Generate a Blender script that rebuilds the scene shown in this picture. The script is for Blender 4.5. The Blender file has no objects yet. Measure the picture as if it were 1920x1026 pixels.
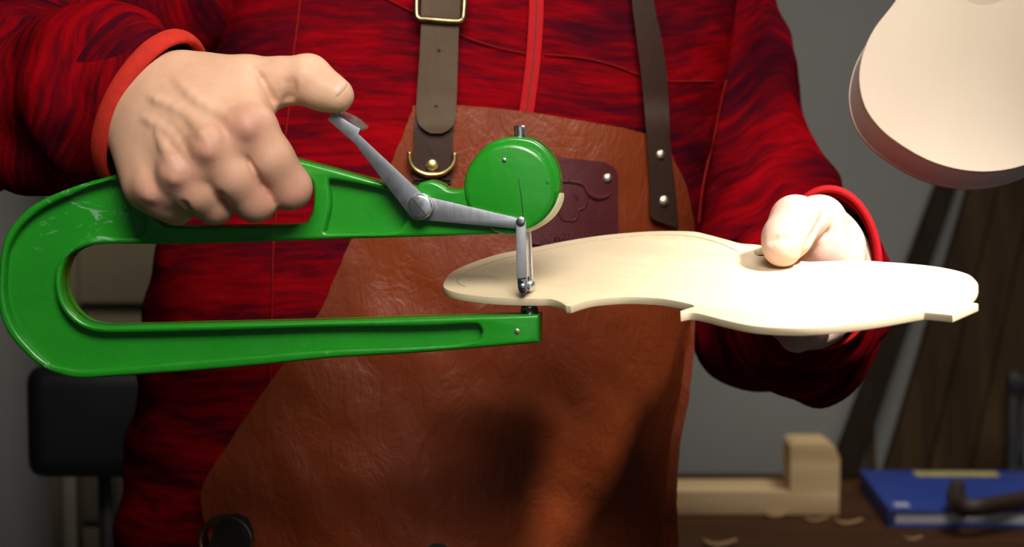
import bpy, bmesh, math, random
import numpy as np
from mathutils import Vector, Matrix, noise
random.seed(7)
S = bpy.context.scene
COL = S.collection

# ---------------------------------------------------------------- camera
FPX = 4200.0                       # focal length in pixels of the 1920 x 1026 frame
PITCH = math.radians(5.0)
Z0 = 1.18
CAM = Vector((0, -1.2*math.cos(PITCH), Z0 + 1.2*math.sin(PITCH)))
FWD = Vector((0, math.cos(PITCH), -math.sin(PITCH)))
UP = Vector((0, math.sin(PITCH), math.cos(PITCH)))
RIGHT = Vector((1, 0, 0))
cd = bpy.data.cameras.new('camera'); cam = bpy.data.objects.new('camera', cd); COL.objects.link(cam)
cam.location = CAM; cam.rotation_euler = (math.radians(90)-PITCH, 0, 0)
cd.sensor_width = 36.0; cd.lens = 36.0*FPX/1920.0; cd.clip_start = 0.02
cd.dof.use_dof = True; cd.dof.focus_distance = 1.22; cd.dof.aperture_fstop = 9.0
S.camera = cam

# ---------------------------------------------------------------- world, lights, exposure
w = bpy.data.worlds.new('room_light'); S.world = w; w.use_nodes = True
w.node_tree.nodes['Background'].inputs[0].default_value = (0.85, 0.92, 1.0, 1)
w.node_tree.nodes['Background'].inputs[1].default_value = 0.04
def aim(o, target):
    o.rotation_euler = (Vector(target)-o.location).to_track_quat('-Z', 'Y').to_euler()
def area(name, loc, target, sx, sy, power, col):
    l = bpy.data.lights.new(name, 'AREA'); l.shape = 'RECTANGLE'; l.size = sx; l.size_y = sy
    l.energy = power; l.color = col
    o = bpy.data.objects.new(name, l); COL.objects.link(o); o.location = loc; aim(o, target); return o
area('front_fill_light', (0.3, -2.3, 1.25), (0.1, 0.2, 1.25), 1.3, 1.0, 2.2, (0.90, 0.95, 1.0))  # weak fill added behind the camera to lift front-facing surfaces, no actual window
area('room_ceiling_light', (0.75, 0.55, 2.42), (0.75, 0.75, 0.9), 0.5, 0.5, 12, (1.0, 0.97, 0.9))
def spot(name, loc, target, power, angle, blend, radius, col):
    l = bpy.data.lights.new(name, 'SPOT'); l.energy = power; l.spot_size = math.radians(angle); l.spot_blend = blend
    l.shadow_soft_size = radius; l.color = col
    o = bpy.data.objects.new(name, l); COL.objects.link(o); o.location = loc; aim(o, target); return o
spot('overhead_lamp_light', (0.06, -0.80, 2.00), (-0.05, 0.10, 1.38), 116, 50, 1.0, 0.34, (1.0, 0.95, 0.88))
spot('bench_lamp_light', (0.60, -0.42, 1.95), (0.268, -0.055, 1.19), 160, 26, 1.0, 0.06, (1.0, 0.97, 0.94))
S.view_settings.view_transform = 'Standard'
S.view_settings.look = 'None'
S.view_settings.exposure = 0.0
S.view_settings.gamma = 1.0
S.view_settings.use_curve_mapping = False

# ---------------------------------------------------------------- measuring helpers
def ray(px, py):
    return FWD + RIGHT*((px-960.0)/FPX) - UP*((py-513.0)/FPX)
def P(px, py, Y):
    d = ray(px, py); return CAM + d*((Y-CAM.y)/d.y)
def on_plane(px, py, O, n, off=0.0):
    d = ray(px, py); O2 = O + n*off
    return CAM + d*(n.dot(O2-CAM)/n.dot(d))
def PZ(px, py, z):
    d = ray(px, py); return CAM + d*((z-CAM.z)/d.z)
def lerp(a, b, t): return a+(b-a)*t
def interp(x, xs, ys): return float(np.interp(x, xs, ys))
def sstep(a, b, x):
    t = min(1, max(0, (x-a)/(b-a))); return t*t*(3-2*t)

# ---------------------------------------------------------------- object helpers
def link(name, me, mat, parent=None, smooth=True):
    o = bpy.data.objects.new(name, me); COL.objects.link(o)
    if mat is not None:
        me.materials.clear(); me.materials.append(mat)
    if smooth:
        me.shade_smooth()
    if parent is not None:
        o.parent = parent; o.matrix_parent_inverse = Matrix.Translation(-parent.location) if parent.type == 'EMPTY' else Matrix.Identity(4)
    return o
def mesh(name, verts, faces, mat, parent=None, smooth=True):
    me = bpy.data.meshes.new(name); me.from_pydata([tuple(v) for v in verts], [], faces); me.validate(); me.update()
    return link(name, me, mat, parent, smooth)
def empty(name, loc, label, cat, group=None):
    o = bpy.data.objects.new(name, None); COL.objects.link(o); o.location = loc; o.empty_display_size = 0.05
    return tag(o, label, cat, group)
def tag(o, label, cat, group=None):
    o['label'] = label; o['category'] = cat
    if group: o['group'] = group
    return o
def struct(o): o['kind'] = 'structure'; return o
def bm_obj(name, bm, mat, parent=None, smooth=False):
    bmesh.ops.recalc_face_normals(bm, faces=bm.faces)
    me = bpy.data.meshes.new(name); bm.to_mesh(me); bm.free()
    return link(name, me, mat, parent, smooth)
def sharp(o, deg=35):
    o.data.set_sharp_from_angle(angle=math.radians(deg)); return o
def box_bm(size, M=Matrix.Identity(4), bevel=0.0, seg=2, bm=None):
    b = bmesh.new(); bmesh.ops.create_cube(b, size=1.0)
    for v in b.verts: v.co = Vector((v.co.x*size[0], v.co.y*size[1], v.co.z*size[2]))
    if bevel > 0: bmesh.ops.bevel(b, geom=list(b.edges), offset=bevel, segments=seg, profile=0.6, affect='EDGES')
    bmesh.ops.transform(b, matrix=M, verts=b.verts)
    return b
def box(name, c, size, mat, parent=None, rot=None, bevel=0.002, seg=2):
    M = Matrix.Translation(Vector(c)) @ (rot.to_4x4() if rot is not None else Matrix.Identity(4))
    return sharp(bm_obj(name, box_bm(size, M, bevel, seg), mat, parent, True), 40)
def frame_from_axis(p, axis, side=None):
    z = Vector(axis).normalized()
    s = Vector(side) if side is not None else (Vector((0, 0, 1)) if abs(z.z) < 0.9 else Vector((1, 0, 0)))
    x = (s - z*s.dot(z)).normalized(); y = z.cross(x)
    return Matrix(((x.x, y.x, z.x, p[0]), (x.y, y.y, z.y, p[1]), (x.z, y.z, z.z, p[2]), (0, 0, 0, 1)))
def lathe(name, p, axis, prof, mat, parent=None, n=28, ang=35):
    """prof: list of (radius, height along axis)"""
    M = frame_from_axis(p, axis); V = []; F = []
    for r, h in prof:
        for i in range(n):
            a = 2*math.pi*i/n; V.append(M @ Vector((max(r, 1e-6)*math.cos(a), max(r, 1e-6)*math.sin(a), h)))
    for j in range(len(prof)-1):
        for i in range(n):
            F.append((j*n+i, j*n+(i+1) % n, (j+1)*n+(i+1) % n, (j+1)*n+i))
    F.append(tuple(range(n-1, -1, -1))); F.append(tuple((len(prof)-1)*n+i for i in range(n)))
    return sharp(mesh(name, V, F, mat, parent), ang)
def tube_bm(pts, r, n=10, closed=False):
    V = []; F = []; m = len(pts); pts = [Vector(p) for p in pts]; side = None
    for i, p in enumerate(pts):
        a = pts[(i-1) % m] if (closed or i > 0) else p
        b = pts[(i+1) % m] if (closed or i < m-1) else p
        t = (b-a).normalized()
        if side is None:
            side = t.orthogonal().normalized()
        side = (side - t*side.dot(t)).normalized(); y = t.cross(side)
        rr = r[i] if isinstance(r, (list, tuple)) else r
        for k in range(n):
            an = 2*math.pi*k/n; V.append(p + side*(rr*math.cos(an)) + y*(rr*math.sin(an)))
    for i in range(m if closed else m-1):
        for k in range(n):
            a = i*n+k; b = i*n+(k+1) % n; c = ((i+1) % m)*n+(k+1) % n; d = ((i+1) % m)*n+k
            F.append((a, b, c, d))
    if not closed:
        F.append(tuple(range(n-1, -1, -1))); F.append(tuple((m-1)*n+k for k in range(n)))
    return V, F
def tube(name, pts, r, mat, parent=None, n=10, closed=False):
    V, F = tube_bm(pts, r, n, closed); return mesh(name, V, F, mat, parent)
def smooth_line(pts, n=6, closed=False):
    """Catmull-Rom through pts (2D/3D tuples, all same length); a point given as ('s', p) is sharp."""
    raw = [(p[1], True) if p[0] == 's' else (p, False) for p in pts]
    Q = [Vector(p) for p, _ in raw]; sh = [s for _, s in raw]; m = len(Q); out = []
    for i in range(m if closed else m-1):
        p1 = Q[i]; p2 = Q[(i+1) % m]
        p0 = p1 if (sh[i] or (not closed and i == 0)) else Q[(i-1) % m]
        p3 = p2 if (sh[(i+1) % m] or (not closed and i == m-2)) else Q[(i+2) % m]
        for k in range(n):
            t = k/n
            out.append(0.5*((2*p1)+(p2-p0)*t+(2*p0-5*p1+4*p2-p3)*t*t+(3*p1-p0-3*p2+p3)*t**3))
    if not closed: out.append(Q[-1])
    return out
def extrude2d(loops, M, z0, z1, bevel=0.0, res=2):
    """mesh datablock of 2D loops (first outline, others holes) extruded from z0 to z1 in the frame M"""
    cu = bpy.data.curves.new('outline', 'CURVE'); cu.dimensions = '2D'; cu.fill_mode = 'BOTH'
    for L in loops:
        sp = cu.splines.new('POLY'); sp.points.add(len(L)-1)
        for q, p in zip(sp.points, L): q.co = (p[0], p[1], 0, 1)
        sp.use_cyclic_u = True
    cu.extrude = (z1-z0)/2-bevel; cu.bevel_depth = bevel; cu.bevel_resolution = res; cu.offset = -bevel
    ob = bpy.data.objects.new('outline', cu); COL.objects.link(ob)
    dg = bpy.context.evaluated_depsgraph_get(); dg.update()
    me = bpy.data.meshes.new_from_object(ob.evaluated_get(dg))
    bpy.data.objects.remove(ob); bpy.data.curves.remove(cu)
    me.transform(M @ Matrix.Translation((0, 0, (z0+z1)/2)))
    b = bmesh.new(); b.from_mesh(me); bmesh.ops.remove_doubles(b, verts=b.verts, dist=1e-6)
    bmesh.ops.recalc_face_normals(b, faces=b.faces); b.to_mesh(me); b.free()
    return me
def join_meshes(mes):
    b = bmesh.new()
    for m in mes: b.from_mesh(m)
    me = bpy.data.meshes.new('joined'); b.to_mesh(me); b.free(); return me
def set_rest(o, coords):
    at = o.data.attributes.new('rest', 'FLOAT_VECTOR', 'POINT')
    at.data.foreach_set('vector', np.asarray(coords, dtype=np.float32).ravel())

# ---------------------------------------------------------------- materials
class NT:
    def __init__(s, name):
        s.m = bpy.data.materials.new(name); s.m.use_nodes = True; s.t = s.m.node_tree
        s.b = s.t.nodes['Principled BSDF']; s.L = s.t.links.new
    def n(s, typ, **kw):
        nd = s.t.nodes.new(typ)
        for k, v in kw.items():
            if k.startswith('i_'):
                nd.inputs[k[2:].replace('_', ' ')].default_value = v
            else: setattr(nd, k, v)
        return nd
    def coords(s, scale=(1, 1, 1), attr=None, rot=(0, 0, 0), loc=(0, 0, 0)):
        mp = s.n('ShaderNodeMapping'); mp.inputs['Scale'].default_value = scale; mp.inputs['Rotation'].default_value = rot
        mp.inputs['Location'].default_value = loc
        if attr: s.L(s.n('ShaderNodeAttribute', attribute_name=attr).outputs['Vector'], mp.inputs['Vector'])
        else: s.L(s.n('ShaderNodeTexCoord').outputs['Object'], mp.inputs['Vector'])
        return mp.outputs['Vector']
    def noise(s, vec, scale, detail=4, rough=0.55, dist=0.0):
        q = s.n('ShaderNodeTexNoise'); q.inputs['Scale'].default_value = scale; q.inputs['Detail'].default_value = detail
        q.inputs['Roughness'].default_value = rough; q.inputs['Distortion'].default_value = dist
        s.L(vec, q.inputs['Vector']); return q.outputs['Fac']
    def ramp(s, fac, stops):
        r = s.n('ShaderNodeValToRGB'); e = r.color_ramp.elements
        while len(e) < len(stops): e.new(0.5)
        for q, (p, c) in zip(e, stops):
            q.position = p; q.color = (*c, 1) if len(c) == 3 else c
        s.L(fac, r.inputs['Fac']); return r.outputs['Color']
    def mix(s, fac, a, b, mode='MIX'):
        q = s.n('ShaderNodeMix', data_type='RGBA', blend_type=mode)
        for sock, v in (('Factor', fac), ('A', a), ('B', b)):
            inp = [i for i in q.inputs if i.name == sock and (i.type == 'RGBA' or sock == 'Factor')][0]
            if isinstance(v, (float, int)): inp.default_value = v
            elif isinstance(v, tuple): inp.default_value = (*v, 1)
            else: s.L(v, inp)
        return [o for o in q.outputs if o.type == 'RGBA'][0]
    def bump(s, h, strength=0.3, dist=0.001, prev=None):
        q = s.n('ShaderNodeBump'); q.inputs['Strength'].default_value = strength; q.inputs['Distance'].default_value = dist
        s.L(h, q.inputs['Height'])
        if prev is not None: s.L(prev, q.inputs['Normal'])
        return q.outputs['Normal']
    def out(s, color=None, rough=None, metal=None, normal=None, **kw):
        for k, v in (('Base Color', color), ('Roughness', rough), ('Metallic', metal), ('Normal', normal)):
            if v is None: continue
            if isinstance(v, (float, int)): s.b.inputs[k].default_value = v
            elif isinstance(v, tuple): s.b.inputs[k].default_value = (*v, 1)
            else: s.L(v, s.b.inputs[k])
        for k, v in kw.items(): s.b.inputs[k.replace('_', ' ')].default_value = v
        return s.m
def simple(name, col, rough=0.5, metal=0.0, var=0.15, scale=60, bump=0.0, **kw):
    t = NT(name); v = t.coords(); f = t.noise(v, scale, 5)
    lo = tuple(c*(1-var) for c in col); hi = tuple(min(1, c*(1+var)) for c in col)
    c = t.ramp(f, [(0.3, lo), (0.7, hi)])
    nm = t.bump(t.noise(v, scale*6, 4), bump, 0.0005) if bump else None
    return t.out(c, rough, metal, nm, **kw)

def fleece(name, stretch=(5.5, 5.5, 30)):
    t = NT(name); v = t.coords(stretch, 'rest'); v2 = t.coords((1, 1, 1), 'rest')
    f1 = t.noise(v, 1.0, 4, 0.62, 0.15)
    f2 = t.noise(t.coords((30, 30, 260), 'rest'), 1.0, 3, 0.6)
    mixf = t.n('ShaderNodeMath', operation='MULTIPLY_ADD'); t.L(f2, mixf.inputs[0]); mixf.inputs[1].default_value = 0.50; t.L(f1, mixf.inputs[2])
    c = t.ramp(mixf.outputs[0], [(0.60, (0.042, 0.003, 0.008)), (0.72, (0.10, 0.0025, 0.006)), (0.84, (0.22, 0.002, 0.005)), (1.0, (0.34, 0.003, 0.006))])
    h = t.noise(v2, 900, 3, 0.7); h2 = t.noise(v2, 60, 3)
    n = t.bump(h, 0.55, 0.0012, t.bump(h2, 0.25, 0.003))
    return t.out(c, 0.95, 0.0, n, Specular_IOR_Level=0.0)
M_FLEECE = fleece('red_heather_fleece')
M_TRIM = simple('red_piping', (0.50, 0.030, 0.018), 0.85, var=0.12, scale=200, bump=0.4, Specular_IOR_Level=0.08)
M_ZIP = simple('red_zip_tape', (0.36, 0.007, 0.010), 0.7, var=0.1, scale=300, bump=0.4, Specular_IOR_Level=0.08)
M_SEAM = simple('red_stitching', (0.20, 0.006, 0.006), 0.85, var=0.3, scale=700, bump=0.4, Specular_IOR_Level=0.08)

def leather(name, base, dark, rough=0.42, crease=1.0):
    t = NT(name); v = t.coords()
    big = t.noise(v, 9, 5, 0.6, 0.5); fine = t.noise(v, 240, 4, 0.6)
    c = t.ramp(big, [(0.3, dark), (0.68, base)])
    sp = t.ramp(t.noise(t.coords((1, 1, 1), loc=(3, 1, 2)), 75, 3, 0.7), [(0.66, (0, 0, 0)), (0.74, (1, 1, 1))])
    c = t.mix(t.n('ShaderNodeMath', operation='MULTIPLY', i_Value=0.25).outputs[0] if False else 0.0, c, sp)
    vo = t.n('ShaderNodeTexVoronoi', feature='DISTANCE_TO_EDGE'); vo.inputs['Scale'].default_value = 55
    wv = t.n('ShaderNodeVectorMath', operation='ADD')
    nn = t.n('ShaderNodeTexNoise'); nn.inputs['Scale'].default_value = 40; t.L(v, nn.inputs['Vector'])
    sc = t.n('ShaderNodeVectorMath', operation='SCALE'); sc.inputs['Scale'].default_value = 0.03; t.L(nn.outputs['Color'], sc.inputs[0])
    mv = t.coords((1.0, 1.0, 1.5), rot=(0, 0.5, 0))
    t.L(mv, wv.inputs[0]); t.L(sc.outputs[0], wv.inputs[1]); t.L(wv.outputs[0], vo.inputs['Vector'])
    cr = t.ramp(vo.outputs['Distance'], [(0.0, (0, 0, 0)), (0.12, (1, 1, 1))])
    amp = t.ramp(t.noise(t.coords((1, 1, 1), loc=(1, 5, 2)), 14, 3), [(0.42, (0, 0, 0)), (0.62, (1, 1, 1))])
    h = t.mix(amp, (1.0, 1.0, 1.0), cr)
    n = t.bump(h, 0.13*crease, 0.0012, t.bump(t.noise(t.coords((1.6, 1.6, 0.8), rot=(0, 0.5, 0)), 34, 5, 0.62, 1.6), 0.42*crease, 0.005))
    n = t.bump(fine, 0.25, 0.0006, n)
    r = t.ramp(big, [(0.3, (rough+0.12,)*3), (0.7, (rough-0.06,)*3)])
    return t.out(c, r, 0.0, n, Specular_IOR_Level=0.2)
M_APRON = leather('cognac_apron_leather', (0.205, 0.038, 0.009), (0.130, 0.020, 0.0045), 0.42)
M_STRAP1 = leather('olive_brown_strap_leather', (0.075, 0.044, 0.023), (0.062, 0.036, 0.019), 0.62, 0.3)
M_STRAP2 = leather('dark_brown_strap_leather', (0.036, 0.017, 0.011), (0.028, 0.013, 0.009), 0.58, 0.3)
M_STRAP_EDGE = simple('raw_leather_edge', (0.30, 0.17, 0.11), 0.9, var=0.3, scale=300)
M_PATCH = leather('maroon_patch_leather', (0.075, 0.012, 0.015), (0.06, 0.0095, 0.012), 0.42, 0.3)
M_BLACKLEATHER = leather('black_tab_leather', (0.016, 0.014, 0.012), (0.01, 0.009, 0.008), 0.5, 0.4)
M_BRASS = simple('aged_brass', (0.52, 0.40, 0.17), 0.34, 1.0, 0.25, 200)
M_DARKBRASS = simple('antique_dark_brass', (0.26, 0.20, 0.11), 0.36, 1.0, 0.3, 160)
M_RIVET = simple('nickel_rivet', (0.60, 0.54, 0.38), 0.38, 1.0, 0.15, 200)

def steel(name, col, rough, scr=0.35):
    t = NT(name); v = t.coords((1, 1, 1)); a = t.noise(t.coords((400, 400, 60)), 1.0, 3); b = t.noise(v, 90, 5, 0.65)
    c = t.ramp(b, [(0.3, tuple(x*0.72 for x in col)), (0.7, col)])
    r = t.ramp(b, [(0.3, (rough+0.12,)*3), (0.7, (rough-0.08,)*3)])
    return t.out(c, r, 1.0, t.bump(a, scr, 0.0003))
M_STEEL = steel('brushed_grey_steel', (0.40, 0.415, 0.45), 0.46)
M_LINK = steel('bright_satin_steel', (0.66, 0.67, 0.69), 0.55)
M_CHROME = steel('polished_steel', (0.80, 0.80, 0.81), 0.26, 0.1)
M_BEARING = steel('dark_polished_steel', (0.42, 0.42, 0.43), 0.15, 0.1)

def green_enamel():
    t = NT('glossy_green_enamel'); v = t.coords()
    big = t.noise(v, 12, 4)
    c = t.ramp(big, [(0.3, (0.010, 0.215, 0.010)), (0.7, (0.016, 0.275, 0.013))])
    sm = t.ramp(t.noise(t.coords((60, 60, 110)), 1.0, 6, 0.7, 1.2), [(0.64, (0, 0, 0)), (0.70, (1, 1, 1))])
    zone = t.ramp(t.noise(t.coords((1, 1, 1), loc=(2.3, 0, 0.4)), 13, 2), [(0.50, (0, 0, 0)), (0.62, (1, 1, 1))])
    smz = t.mix(1.0, sm, zone, 'MULTIPLY')
    dist = t.n('ShaderNodeVectorMath', operation='DISTANCE'); t.L(v, dist.inputs[0]); dist.inputs[1].default_value = (-0.222, 0.02, 1.218)
    near = t.ramp(dist.outputs['Value'], [(0.015, (1, 1, 1)), (0.05, (0, 0, 0))])
    sm2 = t.ramp(t.noise(t.coords((70, 70, 170), rot=(0, 0.45, 0)), 1.0, 6, 0.72, 1.0), [(0.57, (0, 0, 0)), (0.63, (1, 1, 1))])
    smn = t.mix(1.0, sm2, near, 'MULTIPLY')
    smz = t.mix(1.0, smz, smn, 'ADD')
    fac = t.n('ShaderNodeMath', operation='MULTIPLY'); t.L(smz, fac.inputs[0]); fac.inputs[1].default_value = 0.38
    c2 = t.mix(fac.outputs[0], c, (0.42, 0.60, 0.47))
    r = t.ramp(t.noise(v, 45, 5, 0.7), [(0.35, (0.26,)*3), (0.7, (0.38,)*3)])
    n = t.bump(t.noise(v, 38, 4), 0.18, 0.004, t.bump(t.noise(v, 260, 3), 0.08, 0.0008))
    return t.out(c2, r, 0.0, n, Coat_Weight=0.25, Coat_Roughness=0.12)
M_GREEN = green_enamel()
M_GREENCHIP = simple('scuffed_pale_filler', (0.62, 0.62, 0.42), 0.6, var=0.1, scale=90)
M_PENCIL = simple('pencil_graphite', (0.01, 0.05, 0.012), 0.6)

def pale_wood(name, a, b, axis_rot=0.0, rough=0.55, grain=(70, 6, 6)):
    t = NT(name); v = t.coords(grain, 'rest', rot=(0, 0, axis_rot))
    f = t.noise(v, 1.0, 5, 0.62, 0.6); f2 = t.noise(t.coords((12, 9, 9), 'rest'), 1.0, 4)
    c = t.mix(0.5, t.ramp(f, [(0.3, a), (0.72, b)]), t.ramp(f2, [(0.3, a), (0.7, b)]))
    n = t.bump(f, 0.10, 0.0006)
    return t.out(c, rough, 0.0, n, Specular_IOR_Level=0.35)
M_SPRUCE = pale_wood('pale_maple_plate', (0.63, 0.49, 0.30), (0.71, 0.58, 0.39))
M_UKE = pale_wood('pale_sanded_wood', (0.74, 0.59, 0.44), (0.80, 0.66, 0.51), rough=0.6, grain=(16, 5, 5))
M_UKERIM = pale_wood('whitish_wood_binding', (0.88, 0.86, 0.80), (0.92, 0.90, 0.85), rough=0.55)
M_PENCILWOOD = simple('pencil_mark', (0.40, 0.31, 0.19), 0.7, var=0.2, scale=300)
M_PINE = None
def wood_obj(name, a, b, sc=(3, 30, 30), rough=0.65, bump=0.15):
    t = NT(name); v = t.coords(sc); f = t.noise(v, 1.0, 6, 0.62, 0.8)
    c = t.ramp(f, [(0.25, a), (0.75, b)]); return t.out(c, rough, 0.0, t.bump(f, bump, 0.002), Specular_IOR_Level=0.12)
M_PINE = wood_obj('yellow_pine', (0.48, 0.29, 0.11), (0.82, 0.62, 0.36))
M_BENCH = wood_obj('dark_stained_bench', (0.034, 0.012, 0.004), (0.095, 0.038, 0.014), (4, 40, 40))
M_PLANK1 = wood_obj('dark_walnut_plank', (0.008, 0.0045, 0.002), (0.022, 0.012, 0.005), (40, 40, 3))
M_PLANK2 = wood_obj('brown_rough_plank', (0.012, 0.006, 0.0025), (0.062, 0.032, 0.012), (40, 40, 3))
M_CHIP = simple('wood_shaving', (0.42, 0.24, 0.11), 0.8, var=0.3, scale=200)
M_WALL = simple('grey_plaster', (0.205, 0.20, 0.185), 0.9, var=0.06, scale=6, bump=0.1)
M_FLOOR = simple('grey_concrete_floor', (0.12, 0.115, 0.105), 0.8, var=0.15, scale=10, bump=0.1)
M_CEIL = simple('dark_ceiling_paint', (0.16, 0.16, 0.155), 0.9, var=0.05, scale=6)
M_CAB = simple('brown_grey_cabinet', (0.16, 0.125, 0.07), 0.75, var=0.06, scale=9)
M_CABSTILE = simple('cabinet_edge_strip', (0.19, 0.165, 0.12), 0.7, var=0.06, scale=20)
M_BLACKPAD = simple('black_vinyl', (0.008, 0.008, 0.009), 0.42, var=0.2, scale=30)
M_TUBE = simple('dull_metal_tube', (0.06, 0.058, 0.05), 0.5, 0.6)
M_BLUE = simple('blue_book_cover', (0.022, 0.055, 0.30), 0.5, var=0.12, scale=20)
M_PAGES = simple('book_pages', (0.62, 0.60, 0.60), 0.85, var=0.06, scale=300)
M_YELLOW = simple('yellow_cover_print', (0.48, 0.40, 0.09), 0.6, var=0.2, scale=80)
M_WHITEPRINT = simple('white_cover_print', (0.45, 0.47, 0.55), 0.6, var=0.2, scale=80)
M_TOOL = simple('dark_brown_tool_handle', (0.030, 0.013, 0.008), 0.55, var=0.3, scale=40)
M_TROUSER = simple('dark_trouser_cloth', (0.02, 0.022, 0.03), 0.9, var=0.15, scale=80, bump=0.3)
M_SHOE = simple('black_shoe_leather', (0.015, 0.013, 0.012), 0.5)
M_HAIR = simple('dark_hair', (0.02, 0.013, 0.008), 0.7, var=0.4, scale=200)
M_CORD = simple('hanging_cord', (0.25, 0.22, 0.18), 0.8)
M_HOLE = simple('hole_interior_wood', (0.20, 0.12, 0.06), 0.8)
M_NAIL = simple('thumb_nail', (0.60, 0.39, 0.27), 0.5, var=0.05, scale=60)

def skin():
    t = NT('skin'); v = t.coords()
    f = t.noise(v, 34, 5, 0.6); f2 = t.noise(v, 160, 3)
    c = t.ramp(f, [(0.30, (0.58, 0.315, 0.195)), (0.72, (0.69, 0.42, 0.275))])
    at = t.n('ShaderNodeAttribute', attribute_name='tint'); sep = t.n('ShaderNodeSeparateXYZ'); t.L(at.outputs['Vector'], sep.inputs[0])
    c = t.mix(sep.outputs[0], c, (0.46, 0.13, 0.11))
    c = t.mix(sep.outputs[1], c, (0.64, 0.44, 0.24))
    c = t.mix(sep.outputs[2], c, (0.62, 0.41, 0.36))
    vo = t.n('ShaderNodeTexVoronoi'); vo.inputs['Scale'].default_value = 900; t.L(v, vo.inputs['Vector'])
    n = t.bump(vo.outputs['Distance'], 0.10, 0.0004, t.bump(f2, 0.16, 0.0012))
    m = t.out(c, 0.56, 0.0, n, Subsurface_Weight=0.12, Subsurface_Scale=0.006)
    t.b.inputs['Subsurface Radius'].default_value = (1.0, 0.35, 0.2)
    return m
M_SKIN = skin()

# ================================================================ SETTING
WALL_Y = 1.22; BENCH_Z = 0.86
o = box('wall_back', (0, WALL_Y+0.06, 1.25), (5.2, 0.12, 2.5), M_WALL, bevel=0.0); struct(o)
o = box('wall_left', (-2.66, -0.6, 1.25), (0.12, 4.0, 2.5), M_WALL, bevel=0.0); struct(o)
o = box('floor', (0, -0.6, -0.05), (5.44, 4.0, 0.1), M_FLOOR, bevel=0.0); struct(o)
o = box('ceiling', (0, -0.6, 2.55), (5.44, 4.0, 0.1), M_CEIL, bevel=0.0); struct(o)

# ---------------------------------------------------------------- workbench
BX0, BX1, BY0, BY1 = 0.06, 1.75, 0.62, WALL_Y-0.03
bench = empty('workbench', ((BX0+BX1)/2, (BY0+BY1)/2, 0), 'dark brown wooden workbench against the grey wall', 'workbench')
nb = 5; bw = (BY1-BY0)/nb
for i in range(nb):
    box('bench_plank', ((BX0+BX1)/2, BY0+bw*(i+0.5), BENCH_Z-0.02), (BX1-BX0, bw-0.0012, 0.04), M_BENCH, bench, bevel=0.0015)
for x in (BX0+0.06, BX1-0.06):
    for y in (BY0+0.06, BY1-0.06):
        box('leg', (x, y, (BENCH_Z-0.04)/2), (0.07, 0.07, BENCH_Z-0.04), M_BENCH, bench, bevel=0.003)
box('apron_rail', ((BX0+BX1)/2, BY0+0.04, BENCH_Z-0.09), (BX1-BX0-0.1, 0.025, 0.10), M_BENCH, bench)

# pine stop on the bench: a long low bar with an upright at its right end
pf = PZ(1574, 968, BENCH_Z)
stop = empty('bench_stop', (pf.x-0.05, pf.y+0.03, BENCH_Z), 'pale pine bench stop, low bar with upright block at its end', 'bench stop')
box('bar', (pf.x-0.13, pf.y+0.034, BENCH_Z+0.0125), (0.26, 0.066, 0.024), M_PINE, stop, bevel=0.0015)
bmu = bmesh.new()
prof = [(0, 0.0245), (0.0, 0.068), (0.004, 0.071), (0.036, 0.071), (0.044, 0.066), (0.048, 0.056), (0.048, 0.0245)]
vs0 = [bmu.verts.new((pf.x-0.048+x, pf.y+0.001, BENCH_Z+z)) for x, z in prof]
fc = bmu.faces.new(vs0); ex = bmesh.ops.extrude_face_region(bmu, geom=[fc])
for g in ex['geom']:
    if isinstance(g, bmesh.types.BMVert): g.co.y += 0.058
sharp(bm_obj('upright', bmu, M_PINE, stop, True), 30)

# blue book with pages and cover print
a = PZ(1668, 990, BENCH_Z); b_ = PZ(1612, 912, BENCH_Z)
bookdir = Vector((b_.x-a.x, b_.y-a.y, 0)); bd = bookdir.length; yv = bookdir.normalized(); xv = Vector((yv.y, -yv.x, 0))
R_book = Matrix((( xv.x, yv.x, 0), (xv.y, yv.y, 0), (0, 0, 1)))
BW = 0.30; TH = 0.017
bc = Vector((a.x, a.y, BENCH_Z)) + xv*(BW/2) + yv*(bd/2)
book = empty('book', bc, 'large blue book lying on the workbench', 'book')
def book_box(nm, cx, cy, z0, z1, sx, sy, m, par=None, bev=0.0006):
    c = bc + xv*cx + yv*cy + Vector((0, 0, (z0+z1)/2)); return box(nm, c, (sx, sy, z1-z0), m, par or book, R_book, bev)
book_box('back_cover', 0, 0, 0.0003, 0.0028, BW, bd, M_BLUE)
book_box('page_block', 0.002, 0.002, 0.003, TH-0.0027, BW-0.008, bd-0.008, M_PAGES)
fcv = book_box('front_cover', 0, 0, TH-0.0025, TH, BW, bd, M_BLUE)
book_box('spine', -BW/2+0.001, 0, 0.003, TH-0.0027, 0.002, bd, M_BLUE)
p1 = PZ(1815, 912, BENCH_Z+TH)
q1 = p1-bc
ye = book_box('cover_print', q1.dot(xv), bd/2-0.022, TH+0.0001, TH+0.0006, 0.085, 0.026, M_YELLOW, bev=0.0); ye['label'] = 'yellow printed emblem on the cover'
p1 = PZ(1690, 947, BENCH_Z+TH); q1 = p1-bc
wp = book_box('cover_print', q1.dot(xv), q1.dot(yv), TH+0.0001, TH+0.0005, 0.014, 0.020, M_WHITEPRINT, bev=0.0); wp['label'] = 'small white mark printed on the cover'
# hooked dark tool on the book
tz = BENCH_Z+TH
pts = [PZ(1795, 912, tz+0.020), PZ(1792, 930, tz+0.014), PZ(1800, 948, tz+0.0105), PZ(1830, 952, tz+0.0105), PZ(1880, 944, tz+0.0105), PZ(1925, 936, tz+0.0105), PZ(2000, 925, tz+0.0105)]
pl = smooth_line([tuple(p) for p in pts], 6)
tool = tube('hook_tool', pl, [0.008]*6+[0.0095]*10+[0.0085]*(len(pl)-16), M_TOOL, None, 12)
tag(tool, 'dark brown hooked tool handle resting on the blue book', 'tool')

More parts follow.
